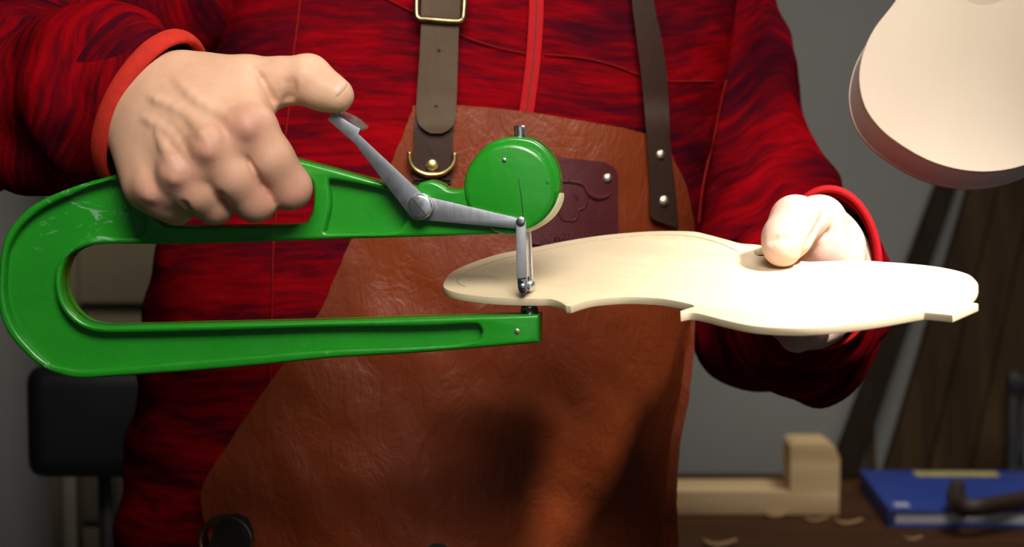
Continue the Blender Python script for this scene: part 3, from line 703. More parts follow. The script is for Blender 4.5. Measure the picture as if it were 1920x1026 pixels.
# ================================================================ SDF helpers for bodies
class SDF:
    def __init__(s, lo, hi, h):
        s.lo = np.array(lo, float); s.h = h; s.n = tuple(int(math.ceil((b-a)/h))+1 for a, b in zip(lo, hi))
        s.F = np.full(s.n, 0.08, np.float32)
        s.ax = [s.lo[i]+h*np.arange(s.n[i]) for i in range(3)]
    def sub(s, mn, mx, pad):
        sl = []
        for i in range(3):
            a = max(0, int((mn[i]-pad-s.lo[i])/s.h)); b = min(s.n[i], int((mx[i]+pad-s.lo[i])/s.h)+2)
            if b <= a: return None
            sl.append(slice(a, b))
        X, Y, Z = np.meshgrid(s.ax[0][sl[0]], s.ax[1][sl[1]], s.ax[2][sl[2]], indexing='ij', sparse=True)
        return tuple(sl), X, Y, Z
    @staticmethod
    def smin(a, b, k):
        if k <= 0: return np.minimum(a, b)
        h = np.maximum(k-np.abs(a-b), 0)/k; return np.minimum(a, b)-h*h*k*0.25
    def cone(s, a, b, ra, rb, k, F=None):
        F = s.F if F is None else F; a = np.array(a); b = np.array(b); R = max(ra, rb)
        q = s.sub(np.minimum(a, b)-R, np.maximum(a, b)+R, max(2*k, 0.006))
        if q is None: return
        sl, X, Y, Z = q; d = b-a; L2 = max(d@d, 1e-12)
        t = np.clip(((X-a[0])*d[0]+(Y-a[1])*d[1]+(Z-a[2])*d[2])/L2, 0, 1)
        D = np.sqrt((X-a[0]-t*d[0])**2+(Y-a[1]-t*d[1])**2+(Z-a[2]-t*d[2])**2)-(ra+(rb-ra)*t)
        F[sl] = SDF.smin(F[sl], D.astype(np.float32), k)
    def ell(s, c, r, k, M=None, F=None, sub=False):
        F = s.F if F is None else F; c = np.array(c); r = np.array(r); R = r.max()
        q = s.sub(c-R, c+R, max(2*k, 0.006))
        if q is None: return
        sl, X, Y, Z = q; x = X-c[0]; y = Y-c[1]; z = Z-c[2]
        if M is not None: x, y, z = (M[0][0]*x+M[0][1]*y+M[0][2]*z, M[1][0]*x+M[1][1]*y+M[1][2]*z, M[2][0]*x+M[2][1]*y+M[2][2]*z)
        k0 = np.sqrt((x/r[0])**2+(y/r[1])**2+(z/r[2])**2); k1 = np.sqrt((x/r[0]**2)**2+(y/r[1]**2)**2+(z/r[2]**2)**2)
        D = (k0*(k0-1)/np.maximum(k1, 1e-9)).astype(np.float32)
        F[sl] = -SDF.smin(-F[sl], D, k) if sub else SDF.smin(F[sl], D, k)
    def surf(s, px, py, t0, t1, sink=0.0):
        d = ray(px, py); d = d.normalized(); t = t0
        while t < t1:
            p = CAM+d*t; i = [int(round((p[k]-s.lo[k])/s.h)) for k in range(3)]
            if all(0 <= i[k] < s.n[k] for k in range(3)) and s.F[i[0], i[1], i[2]] < 0: return np.array(p+d*sink)
            t += s.h*0.5
        return None
    def stroke(s, pts, t0, t1, r, k, sink, cut=False):
        q = [s.surf(p.x, p.y, t0, t1, sink) for p in smooth_line([(*p, 0) for p in pts], 3)]; q = [p for p in q if p is not None]
        n = max(1, len(q)-1)
        for i in range(len(q)-1):
            f0 = 0.45+0.55*math.sin(math.pi*i/n); f1 = 0.45+0.55*math.sin(math.pi*(i+1)/n)
            if np.linalg.norm(q[i]-q[i+1]) > 0.02: continue
            if cut:
                s.F = -s.F; s.cone(q[i], q[i+1], r*f0, r*f1, k); s.F = -s.F
            else: s.cone(q[i], q[i+1], r*f0, r*f1, k)
    def new(s): return np.full(s.n, 0.08, np.float32)
    def mesh(s, smooth=1):
        F = s.F; nx, ny, nz = s.n; neg = F < 0
        cnt = sum(neg[i:nx-1+i, j:ny-1+j, k:nz-1+k].astype(np.int8) for i in (0, 1) for j in (0, 1) for k in (0, 1))
        act = (cnt > 0) & (cnt < 8); I = np.argwhere(act); idx = np.full(act.shape, -1, np.int32); idx[act] = np.arange(len(I))
        acc = np.zeros((len(I), 3)); num = np.zeros(len(I))
        cor = [np.array((i, j, k)) for i in (0, 1) for j in (0, 1) for k in (0, 1)]
        for p in range(8):
            for q in range(p+1, 8):
                if np.abs(cor[p]-cor[q]).sum() != 1: continue
                A = I+cor[p]; B = I+cor[q]; fa = F[A[:, 0], A[:, 1], A[:, 2]]; fb = F[B[:, 0], B[:, 1], B[:, 2]]
                m = (fa < 0) != (fb < 0); t = np.where(m, fa/np.where(m, fa-fb, 1), 0)
                acc += np.where(m[:, None], A+(B-A)*t[:, None], 0); num += m
        V = s.lo+s.h*(acc/num[:, None]); Q = []
        for ax in range(3):
            u, v = (ax+1) % 3, (ax+2) % 3
            sa = [slice(1, -1)]*3; sb = [slice(1, -1)]*3; sa[ax] = slice(0, -1); sb[ax] = slice(1, None)
            ch = neg[tuple(sa)] != neg[tuple(sb)]; E_ = np.argwhere(ch)
            off = np.array([1, 1, 1]); off[ax] = 0; E_ = E_+off
            fl = neg[E_[:, 0], E_[:, 1], E_[:, 2]]
            def g(du, dv):
                c = E_.copy(); c[:, u] -= du; c[:, v] -= dv; return idx[c[:, 0], c[:, 1], c[:, 2]]
            a, b, c, d = g(1, 1), g(0, 1), g(0, 0), g(1, 0)
            Q.append(np.where(fl[:, None], np.stack([a, b, c, d], 1), np.stack([d, c, b, a], 1)))
        Q = np.concatenate(Q); Q = Q[(Q >= 0).all(1)]
        for _ in range(smooth):
            S_ = np.zeros_like(V); C_ = np.zeros(len(V))
            for k in range(4):
                np.add.at(S_, Q[:, k], V[Q[:, (k+1) % 4]]); np.add.at(C_, Q[:, k], 1)
                np.add.at(S_, Q[:, k], V[Q[:, (k+3) % 4]]); np.add.at(C_, Q[:, k], 1)
            V = 0.5*V+0.5*S_/np.maximum(C_, 1)[:, None]
        return V, Q
mm = 0.001

# ================================================================ PERSON
pelvis_x = (tl_[0]+tr_[0])/2
person = empty('person', (pelvis_x, YC+0.01, 0), 'person in a red fleece jacket and tan leather apron, measuring a wooden plate', 'person')

# ---- arm paths (shoulder, elbow, wrist)
S1 = P(560, -150, 0.36); E1 = P(-95, 175, 0.225); W1c = PC(292, 200, -0.014)
S2 = P(1270, -150, 0.36); U2 = P(1380, 230, 0.345); E2 = P(1448, 572, 0.285)
HY = PL(1509, 490).y                              # depth of the far plate edge by the left hand
W2 = P(1560, 502, HY+0.075)

# ---- right hand (at the left of the picture), gripping the caliper
def hand_right():
    lo = Vector(PC(150, 460, -0.10)); 
    pts = [PC(180, 60, 0.08), PC(700, 470, 0.08), PC(180, 60, -0.11), PC(700, 470, -0.11)]
    lo = [min(p[i] for p in pts) for i in range(3)]; hi = [max(p[i] for p in pts) for i in range(3)]
    s = SDF(lo, hi, 0.00125)
    def h(px, py, off): return np.array(PC(px, py, off*mm))
    MCP = [h(474, 242, 33), h(402, 283, 39), h(341, 332, 37), h(294, 362, 28)]
    PIP = [h(543, 352, 21), h(479, 375, 25), h(402, 380, 24), h(331, 386, 16)]
    DIP = [h(550, 350, -9), h(486, 372, -8), h(408, 376, -9), h(335, 383, -10)]
    TIP = [h(528, 338, -27), h(470, 350, -29), h(396, 352, -29), h(328, 356, -25)]
    CAR = [h(340, 166, 2), h(314, 190, 5), h(290, 214, 4), h(272, 240, 1)]
    rM = [13.5, 13.2, 12.6, 11.6]; rP = [11.8, 11.8, 11.4, 10.2]
    # palm and back of the hand
    for i in range(4):
        s.cone(CAR[i], MCP[i]-np.array(CN)*0.002, 17*mm, (rM[i]-0.5)*mm, 16*mm)
    for i in range(3):
        s.cone((CAR[i]+CAR[i+1])/2, (MCP[i]+MCP[i+1])/2-np.array(CN)*0.006, 17*mm, 11.5*mm, 10*mm)
    s.cone(h(262, 266, 3), h(273, 345, 20), 14*mm, 12*mm, 12*mm)          # outer edge of the palm
    s.cone(h(330, 178, 0), h(268, 240, 0), 18*mm, 15.5*mm, 8*mm)            # carpus
    fore = np.array(W1c)+(np.array(E1)-np.array(W1c))*0.55
    s.cone(h(300, 205, -4), np.array(W1c), 23*mm, 24*mm, 12*mm)
    s.cone(np.array(W1c), fore, 24*mm, 30*mm, 10*mm)
    # thenar, web
    s.cone(h(360, 168, 0), h(452, 166, 4), 17*mm, 15*mm, 12*mm)
    s.cone(h(430, 195, 10), h(466, 212, 16), 13*mm, 12*mm, 12*mm)
    # tendons / veins
    for i in range(4):
        a = CAR[i]+np.array(CN)*0.0145; b = MCP[i]+np.array(CN)*0.0115
        s.cone(a, b, 3.6*mm, 3.2*mm, 5*mm)
    # knuckles
    for i in range(4):
        s.ell(MCP[i]+np.array(CN)*0.0045+np.array((-0.002, 0, 0.003)), np.array([9.4, 9.4, 9.0])*mm*(rM[i]/13.2), 5*mm)
    # fingers
    for i in range(4):
        f = s.new()
        m_ = (MCP[i]+PIP[i])/2+np.array(CN)*0.0025
        s.cone(MCP[i], m_, (rM[i]-0.8)*mm, (rP[i]+0.3)*mm, 0, f); s.cone(m_, PIP[i], (rP[i]+0.3)*mm, rP[i]*mm, 4*mm, f)
        s.cone(PIP[i], DIP[i], rP[i]*0.95*mm, 9*mm, 3*mm, f); s.cone(DIP[i], TIP[i], 8.8*mm, 7*mm, 3*mm, f)
        s.F = SDF.smin(s.F, f, 2.2*mm)
    # thumb
    f = s.new()
    tM, tI, tT = h(470, 157, 6), h(577, 149, 7), h(632, 180, 9)
    s.cone(h(400, 165, 2), tM, 17*mm, 13.6*mm, 0, f); s.cone(tM, (tM+tI)/2, 13.6*mm, 12.4*mm, 6*mm, f); s.cone((tM+tI)/2, tI, 12.4*mm, 13.0*mm, 5*mm, f)
    s.cone(tI, tT, 12.8*mm, 9.0*mm, 4*mm, f)
    s.ell((tI+tT)/2+np.array((0.001, 0, -0.0025)), np.array([12, 10.5, 9.5])*mm, 5*mm, F=f)
    s.F = SDF.smin(s.F, f, 8*mm)
    for pts, r in (([(282, 182), (330, 203), (378, 234), (412, 258)], 1.9), ([(272, 222), (318, 250), (352, 296)], 1.7), ([(330, 150), (372, 190), (430, 222)], 1.6), ([(300, 262), (322, 312)], 1.5), ([(352, 215), (392, 268)], 2.0), ([(295, 250), (336, 318)], 1.8)):
        s.stroke(pts, 1.05, 1.35, 0.85*r*mm, 3.6*mm, 1.0*mm)
    for pts, r in (([(464, 298), (480, 325), (498, 355), (513, 382)], 0.8), ([(414, 362), (421, 378), (430, 391), (442, 406)], 0.7), ([(345, 380), (353, 396), (366, 409)], 1.1), ([(548, 148), (551, 168), (547, 188)], 0.9), ([(470, 122), (490, 147), (505, 175), (514, 192)], 1.0), ([(538, 152), (541, 172), (536, 190)], 0.6), ([(575, 112), (582, 128)], 0.4), ([(590, 114), (597, 130)], 0.4)):
        s.stroke(pts, 1.05, 1.35, r*mm, 2.6*mm, -0.1*mm, True)
    V, Q = s.mesh(2)
    tint = np.zeros((len(V), 3))
    for c, r, wgt in ((MCP[0]+np.array(CN)*.013, .015, .42), (MCP[1]+np.array(CN)*.013, .015, .34), (MCP[2]+np.array(CN)*.013, .014, .34), (MCP[3]+np.array(CN)*.012, .014, .4), (PIP[0], .024, .42), (PIP[1], .024, .42), (PIP[2], .022, .42), (PIP[3], .02, .4), ((MCP[0]+PIP[0])/2, .016, .3), ((MCP[1]+PIP[1])/2, .016, .3)):
        d = np.linalg.norm(V-c, axis=1); tint[:, 0] = np.maximum(tint[:, 0], wgt*np.exp(-(d/r)**2))
    d = np.linalg.norm(V-(tT+np.array((0, 0, -0.006))), axis=1); tint[:, 1] = 0.5*np.exp(-(d/0.010)**2)
    return V, Q, tint, (tI, tT)
HV, HQ, HT, (tI, tT) = hand_right()

# ---- left hand (at the right), thumb on the plate, fingers below it
def hand_left():
    def a(px, py, Y): return np.array(P(px, py, Y))
    pts = [P(1380, 330, HY-0.10), P(1720, 720, HY-0.10), P(1380, 330, HY+0.2), P(1720, 720, HY+0.2), P(1250, 560, HY-0.1)]
    lo = [min(p[i] for p in pts) for i in range(3)]; hi = [max(p[i] for p in pts) for i in range(3)]
    s = SDF(lo, hi, 0.00135)
    T = np.array(PL(1467, 463, 11.2*mm)); I = np.array(PL(1491, 414, 21*mm)); 
    print('thumb', T, I, HY)
    M_ = a(1537, 416, I[1]+0.028)
    wr = np.array(W2); fore = wr+(np.array(E2)-wr)*0.55
    # wrist and palm: the palm stands on edge behind the plate
    s.cone(a(1548, 455, HY+0.050), a(1564, 470, HY+0.08), 19*mm, 18*mm, 10*mm)
    s.cone(a(1564, 480, HY+0.075), a(1564, 540, HY+0.08), 18*mm, 18*mm, 12*mm)
    s.cone(wr, fore, 19*mm, 28*mm, 10*mm)
    s.cone(a(1570, 470, HY+0.040), a(1534, 440, HY+0.030), 14*mm, 15*mm, 14*mm)       # thenar seen above the plate
    s.cone(a(1580, 492, HY+0.028), a(1544, 472, HY+0.026), 11*mm, 13*mm, 10*mm)
    s.cone(a(1564, 560, HY+0.055), a(1545, 600, HY+0.035), 19*mm, 14*mm, 14*mm)       # heel / outer edge below
    s.cone(a(1564, 520, HY+0.060), a(1534, 560, HY+0.035), 18*mm, 14*mm, 14*mm)
    # fingers under the plate
    th = -PT*1000
    def u(px, py, off): return np.array(PL(px, py, (th-off)*mm))
    fing = [(a(1530, 556, HY+0.030), u(1478, 548, 15), u(1420, 552, 11.5), 11, 10.5, 9.5), (a(1526, 580, HY+0.026), u(1490, 575, 19), u(1440, 572, 12), 11, 10.5, 9.5),
            (a(1524, 604, HY+0.026), u(1478, 604, 23), u(1466, 590, 12), 10.8, 10.5, 9.2), (a(1530, 622, HY+0.030), u(1494, 626, 25), u(1500, 606, 12), 10, 9.5, 8.5)]
    for A, B, C, r1, r2, r3 in fing:
        f = s.new(); s.cone(A, B, r1*mm, r2*mm, 0, f); s.cone(B, C, r2*mm, r3*mm, 3*mm, f); s.F = SDF.smin(s.F, f, 4*mm)
    # thumb
    f = s.new()
    s.cone(T, I, 10.9*mm, 13.4*mm, 0, f); s.ell((T*0.6+I*0.4), np.array([13.6, 12.6, 11.6])*mm, 5*mm, F=f)
    s.cone(I, M_, 13.4*mm, 13.5*mm, 4*mm, f); s.cone(M_, a(1554, 455, HY+0.055), 14*mm, 17*mm, 6*mm, f)
    s.F = SDF.smin(s.F, f, 4*mm)
    for pts, r in (([(1546, 397), (1532, 428), (1514, 458), (1502, 486)], 1.4), ([(1556, 432), (1548, 440), (1540, 450)], 0.8), ([(1444, 455), (1462, 447), (1484, 449)], 0.7), ([(1490, 414), (1508, 422), (1516, 434)], 0.5), ([(1480, 430), (1500, 436), (1508, 446)], 0.5)):
        s.stroke(pts, 1.0, 1.5, r*mm, 2.6*mm, -0.1*mm, True)
    V, Q = s.mesh(2)
    tint = np.zeros((len(V), 3)); tint[:, 2] = 0.55
    d = np.linalg.norm(V-T, axis=1); tint[:, 1] = 0.45*np.exp(-(d/0.012)**2)
    return V, Q, tint, (I, T)
LV, LQ, LT, (lI, lT) = hand_left()

# ---- rest of the body (under the clothes), head and legs
def body_rest():
    s = SDF((-0.42, 0.12, 0.0), (0.36, 0.60, 1.86), 0.008)
    cx, a, _, _ = torso_row(1.30); nx_ = torso_row(1.44)[0]; hx = pelvis_x
    def v(x, y, z): return np.array((x, y, z))
    s.ell(v(cx, YC, 1.28), (a*0.80, 0.10, 0.19), 0.04); s.ell(v((cx+hx)/2, YC, 1.10), (0.135, 0.095, 0.16), 0.05); s.ell(v(hx, YC, 0.92), (0.15, 0.10, 0.13), 0.05)
    s.cone(v(nx_, YC+0.01, 1.40), v(nx_, YC, 1.53), 0.062, 0.055, 0.03)
    s.ell(v(nx_, YC-0.01, 1.66), (0.074, 0.094, 0.105), 0.01); s.ell(v(nx_, YC-0.035, 1.59), (0.052, 0.058, 0.062), 0.03)
    s.cone(v(nx_, YC-0.098, 1.66), v(nx_, YC-0.118, 1.625), 0.010, 0.014, 0.012)
    s.ell(v(nx_, YC-0.088, 1.582), (0.026, 0.012, 0.010), 0.008)
    for q in (-1, 1):
        s.ell(v(nx_+q*0.031, YC-0.092, 1.662), (0.013, 0.010, 0.008), 0.004); s.ell(v(nx_+q*0.077, YC+0.005, 1.645), (0.010, 0.020, 0.032), 0.006)
        s.cone(v(hx+q*0.085, YC, 0.90), v(hx+q*0.10, YC-0.01, 0.50), 0.085, 0.058, 0.03); s.cone(v(hx+q*0.10, YC-0.01, 0.50), v(hx+q*0.11, YC+0.02, 0.08), 0.056, 0.038, 0.02)
        s.cone(v(hx+q*0.11, YC+0.02, 0.05), v(hx+q*0.125, YC-0.13, 0.035), 0.036, 0.028, 0.02)
    for Sh, Mid, El, rest in ((S1, (S1+E1)/2+Vector((-0.02, 0, 0)), E1, W1c), (S2, (U2+P(1425, 420, 0.32))/2, E2, W2)):
        Sh = np.array(Sh); El = np.array(El); W = np.array(rest); s.cone(np.array((cx, YC+0.03, Sh[2]-0.03)), Sh, 0.05, 0.034, 0.03)
        Mi = np.array(Mid); s.cone(Sh, Mi, 0.036, 0.032, 0.02); s.cone(Mi, El, 0.032, 0.032, 0.02); s.cone(El, El+(W-El)*0.62, 0.036, 0.028, 0.01)
    return s.mesh(2)
RV, RQ = body_rest()
BV = np.concatenate([HV, LV, RV]); BQ = np.concatenate([HQ, LQ+len(HV), RQ+len(HV)+len(LV)])
body = mesh('body', BV, [tuple(int(i) for i in q) for q in BQ], M_SKIN, person)
at = body.data.attributes.new('tint', 'FLOAT_VECTOR', 'POINT')
at.data.foreach_set('vector', np.concatenate([HT, LT, np.zeros((len(RV), 3))]).astype(np.float32).ravel())
body['label'] = 'bare hands, skin'
# thumb nail of the hand on the lever
def nail(I, T, up, L, W, r, lift):
    I = Vector(I); T = Vector(T); ax = (T-I).normalized(); up = (Vector(up)-ax*ax.dot(Vector(up))).normalized(); sd = ax.cross(up)
    V = []; F = []; n = 8; m = 8
    for k in range(2):
        for j in range(m+1):
            for i in range(n+1):
                u_ = i/n*2-1; t_ = j/m; x = W/2*u_*(1-0.25*max(0, 0.3-t_)/0.3*abs(u_)); l = L*(t_-0.5)
                if t_ > 0.8: l -= 0.10*L*u_*u_*(t_-0.8)/0.2
                dz = r*(math.cos(x/r)-1); edge = max(abs(u_), abs(2*t_-1))**6
                V.append(T+ax*l+sd*(r*math.sin(x/r))+up*(lift+dz-0.02*l*0-0.0006*edge-(0.0012 if k else 0)-0.10*(l+L/2)))
    N = (m+1)*(n+1)
    for j in range(m):
        for i in range(n):
            a = j*(n+1)+i; F.append((a, a+1, a+n+2, a+n+1)); F.append((N+a, N+a+n+1, N+a+n+2, N+a+1))
    for j in range(m):
        a = j*(n+1); F.append((a, a+n+1, N+a+n+1, N+a)); a += n; F.append((a, N+a, N+a+n+1, a+n+1))
    for i in range(n):
        F.append((i, N+i, N+i+1, i+1)); a = m*(n+1)+i; F.append((a, a+1, N+a+1, N+a))
    return V, F
up_n = Vector(CN)*0.85+Vector((0.35, 0, 0.55))
V, F = nail(tI, Vector(tT)-(Vector(tT)-Vector(tI)).normalized()*0.0035, up_n, 0.0145, 0.0125, 0.0092, 0.0108)
mesh('thumb_nail', V, F, M_NAIL, person)

# ---- jacket
def jacket():
    V = []; F = []; R_ = []; n = 160; zs = np.linspace(TZ[-1], TZ[0], 150)
    for z in zs:
        cx, a, yf, yb = torso_row(z)
        for i in range(n):
            th = 2*math.pi*i/n; c, s_ = math.cos(th), math.sin(th); e = 2/2.6
            x = cx+a*math.copysign(abs(c)**e, c); d = (YC-yf) if s_ < 0 else (yb-YC); y = YC+d*math.copysign(abs(s_)**e, s_)
            lowz = sstep(1.24, 1.05, z); side = sstep(0.25, 0.75, abs(c))
            amp = 0.0015+0.0055*side*(0.3+0.7*lowz)
            w_ = noise.noise(Vector((x*7+z*5, y*7, z*26-x*7)))*1.0+0.5*noise.noise(Vector((x*16, y*16, z*48+x*15)))
            nx_, ny_ = c, s_
            p = Vector((x+nx_*amp*w_, y+ny_*amp*w_, z)); V.append(p); R_.append((x*1.0, y, z+0.02*noise.noise(Vector((x*6, y*6, z*3)))))
    m = len(zs)
    for j in range(m-1):
        for i in range(n): F.append((j*n+i, j*n+(i+1) % n, (j+1)*n+(i+1) % n, (j+1)*n+i))
    o = mesh('jacket', V, F, M_FLEECE, person); set_rest(o, R_[:len(o.data.vertices)]); return o
jk = jacket(); jk['label'] = 'red and maroon streaked fleece jacket'
sm = jk.modifiers.new('thickness', 'SOLIDIFY'); sm.thickness = 0.003; sm.offset = -1

def sleeve(path, radii, seed, folds, endcut, name='sleeve', nring=150, n=72, ref=(0, 0, 1), end_dir=None):
    """path: list of points shoulder -> wrist"""
    C_ = smooth_line([tuple(p) for p in path], 40)
    # resample by arc length
    acc = [0]
    for i in range(1, len(C_)): acc.append(acc[-1]+(C_[i]-C_[i-1]).length)
    L = acc[-1]; tot = len(path)-1
    prm = [i/40 for i in range(len(C_))]
    Cn = np.array([tuple(c) for c in C_]); ss = np.linspace(0, L, nring)
    pos = np.stack([np.interp(ss, acc, Cn[:, k]) for k in range(3)], 1); pr = np.interp(ss, acc, prm)
    V = []; F = []; R_ = []; side = None; frames = []
    for j in range(nring):
        a = Vector(pos[max(0, j-2)]); b = Vector(pos[min(nring-1, j+2)]); t = (b-a).normalized()
        if end_dir is not None:
            wt = sstep(L-0.12, L-0.01, ss[j]); t = (t*(1-wt)+Vector(end_dir).normalized()*wt).normalized()
        side = Vector(ref); side = (side-t*side.dot(t)).normalized(); y = t.cross(side)
        r = float(np.interp(pr[j], range(len(radii)), [q[0] for q in radii])); r2 = float(np.interp(pr[j], range(len(radii)), [q[1] for q in radii]))
        fade = sstep(L, L-0.03, ss[j])
        for i in range(n):
            th = 2*math.pi*i/n; c, s_ = math.cos(th), math.sin(th)
            w_ = folds(ss[j], th, L, c, s_)*(0.25+0.75*fade)
            w_ += 0.0065*fade*noise.noise(Vector((c*1.2+seed, s_*1.2, ss[j]*22+0.8*c)))+0.0022*noise.noise(Vector((c*2.5+seed, s_*2.5+3, ss[j]*55)))*fade
            p = Vector(pos[j])+side*((r+w_)*c)+y*((r2+w_)*s_); V.append(p); R_.append((c*r+seed, s_*r, ss[j]+0.012*math.sin(th*2+seed)+0.01*noise.noise(Vector((c*2, s_*2, ss[j]*10)))))
        frames.append((Vector(pos[j]), side.copy(), y.copy(), t.copy(), r, r2))
    # turn the end inward
    p0, sd, y, t, r, r2 = frames[-1]
    for back, k in ((-0.000, 0.90), (0.012, 0.88), (0.035, 0.90)):
        for i in range(n):
            th = 2*math.pi*i/n; V.append(p0-t*back+sd*(r*k*math.cos(th))+y*(r2*k*math.sin(th))); R_.append((r*math.cos(th)+seed, r*math.sin(th), L+back))
    for j in range(nring+2):
        for i in range(n): F.append((j*n+i, j*n+(i+1) % n, (j+1)*n+(i+1) % n, (j+1)*n+i))
    o = mesh(name, V, F, M_FLEECE, jk); set_rest(o, R_); return o, frames[-1], L
def cuff(fr, r, push, thick, mat, name='cuff'):
    p0, sd, y, t, r1, r2 = fr; pts = [p0+t*push+sd*((r1+r)*math.cos(2*math.pi*i/64))+y*((r2+r)*math.sin(2*math.pi*i/64)) for i in range(64)]
    # flattened band: tube widened along the arm
    V = []; F = []; n = 14; m = 64
    for i in range(m):
        th = 2*math.pi*i/m; rad = (sd*(math.cos(th)*(r1+r))+y*(math.sin(th)*(r2+r))).normalized(); c = pts[i]
        for k in range(n):
            a = 2*math.pi*k/n; wob = 1+0.12*noise.noise(Vector((math.cos(th)*2, math.sin(th)*2, 5)))
            V.append(c+rad*(thick[0]*math.cos(a))+t*(thick[1]*math.sin(a)*wob))
    for i in range(m):
        for k in range(n): F.append((i*n+k, i*n+(k+1) % n, ((i+1) % m)*n+(k+1) % n, ((i+1) % m)*n+k))
    return mesh(name, V, F, mat, jk)
# right arm sleeve: ends at the cuff ring seen around the wrist
cend = PC(277, 204, -0.014)
hdir = (Vector(PC(366, 272, 0.036))-Vector(PC(296, 203, 0.0)))
def f1(s_, th, L, c, sn):
    q = s_-(L-0.25); return 0.0085*math.sin(q*62+1.6*c+0.9*sn)*sstep(0.02, 0.10, q)*sstep(0.25, 0.19, q)*0.9
s1, fr1, L1 = sleeve([S1, (S1+E1)/2+Vector((-0.02, 0.0, 0.0)), E1, P(60, 178, 0.115), cend], [(0.066, 0.066), (0.062, 0.060), (0.060, 0.058), (0.053, 0.050), (0.0455, 0.032)], 1.3, f1, 0, end_dir=Vector((0.62, -0.42, -0.42)))
cuff(fr1, 0.0005, 0.002, (0.0030, 0.0062), M_TRIM)
def f2(s_, th, L, c, sn):
    return 0.006*math.sin(s_*58+2.0*c+1.2*sn)*sstep(0.10, 0.22, s_)*sstep(L, L-0.06, s_)
s2, fr2, L2 = sleeve([S2, U2, P(1425, 420, 0.32), E2, P(1530, 560, 0.16) if False else (E2*0.5+W2*0.5)+Vector((0.006, 0, -0.012)), P(1552, 502, HY+0.062)], [(0.055, 0.052), (0.05, 0.044), (0.052, 0.050), (0.056, 0.056), (0.050, 0.052), (0.0285, 0.0450)], 6.1, f2, 0, ref=(1, 0, 0), end_dir=Vector((-0.12, -1, -0.05)))
cuff(fr2, 0.0003, 0.001, (0.0022, 0.0045), M_ZIP)

# collar
nz = TZ[0]; cx, a, yf, yb = torso_row(nz)
Vc = []; Fc = []; n = 48
for j, (dz, k) in enumerate(((-0.015, 1.0), (0.02, 0.93), (0.05, 0.90), (0.052, 0.85), (0.02, 0.86), (-0.015, 0.9))):
    for i in range(n):
        th = 2*math.pi*i/n; Vc.append((cx+a*k*math.cos(th)*1.0, YC+0.012+0.062*k*math.sin(th), nz+dz))
for j in range(5):
    for i in range(n): Fc.append((j*n+i, j*n+(i+1) % n, (j+1)*n+(i+1) % n, (j+1)*n+i))
col_ = mesh('collar', Vc, Fc, M_FLEECE, jk); set_rest(col_, Vc)
# zip: two red tapes with a slim dark gap and a slider-less chain
zc = [(1008, -260), (1007, -150), (1006, 0), (1003, 70), (998, 130), (990, 190), (984, 230), (975, 300)]
def along(offpx, wpx): return [(y, x+offpx-wpx/2, y, x+offpx+wpx/2) for x, y in zc]
for off in (-7.5, 7.5):
    sheet('zip_tape', along(off, 12), jacket_y, 0.0045, 0.003, 3, 5, M_ZIP, jk)
sheet('zip_chain', along(0, 3.0), jacket_y, 0.0035, 0.002, 1, 5, simple('zip_gap_dark', (0.10, 0.004, 0.006), 0.8), jk)
def seam(pts, r=0.0005, off=0.0010):
    q = smooth_line([(*p, 0) for p in pts], 6)
    return tube('seam', [drape_pt(p.x, p.y, jacket_y, off) for p in q], r, M_SEAM, jk, 8)
seam([(690, -20), (760, 15), (800, 35), (870, 68), (930, 88), (988, 100)]); seam([(1022, 102), (1090, 108), (1150, 122), (1200, 140), (1260, 152), (1340, 152)])
seam([(572, -60), (563, 0), (556, 60), (548, 120), (540, 220), (528, 300), (518, 400), (512, 480), (510, 600), (506, 720)], 0.0007)
seam([(1362, 150), (1352, 190), (1340, 250), (1326, 310), (1316, 360), (1310, 420)], 0.0008)

# ---- trousers, shoes, hair (outside the frame, so that the person is whole)
def trousers():
    s = SDF((-0.42, 0.10, 0.02), (0.36, 0.56, 1.0), 0.009); hx = pelvis_x
    s.ell((hx, YC, 0.90), (0.168, 0.115, 0.12), 0.03)
    for q in (-1, 1):
        s.cone((hx+q*0.085, YC, 0.88), (hx+q*0.10, YC-0.01, 0.50), 0.097, 0.074, 0.03); s.cone((hx+q*0.10, YC-0.01, 0.50), (hx+q*0.11, YC+0.02, 0.10), 0.072, 0.062, 0.02)
    V, Q = s.mesh(2); return mesh('trousers', V, [tuple(int(i) for i in q) for q in Q], M_TROUSER, person)
trousers()
for q in (-1, 1):
    s = SDF((pelvis_x+q*0.115-0.09, 0.10, -0.01), (pelvis_x+q*0.115+0.09, 0.50, 0.16), 0.005)
    s.cone((pelvis_x+q*0.11, YC+0.03, 0.046), (pelvis_x+q*0.127, YC-0.14, 0.038), 0.045, 0.038, 0.01); s.cone((pelvis_x+q*0.11, YC+0.02, 0.05), (pelvis_x+q*0.11, YC+0.02, 0.10), 0.045, 0.046, 0.02)
    V, Q = s.mesh(2); V[:, 2] = np.maximum(V[:, 2], 0.001); mesh('shoe', V, [tuple(int(i) for i in f) for f in Q], M_SHOE, person)
s = SDF((-0.2, 0.15, 1.5), (0.3, 0.55, 1.85), 0.006); nx_ = torso_row(1.44)[0]
s.ell((nx_, YC+0.004, 1.675), (0.083, 0.098, 0.105), 0.005); s.ell((nx_, YC-0.09, 1.61), (0.075, 0.07, 0.075), 0.02, sub=True)
V, Q = s.mesh(2); mesh('hair', V, [tuple(int(i) for i in f) for f in Q], M_HAIR, person)

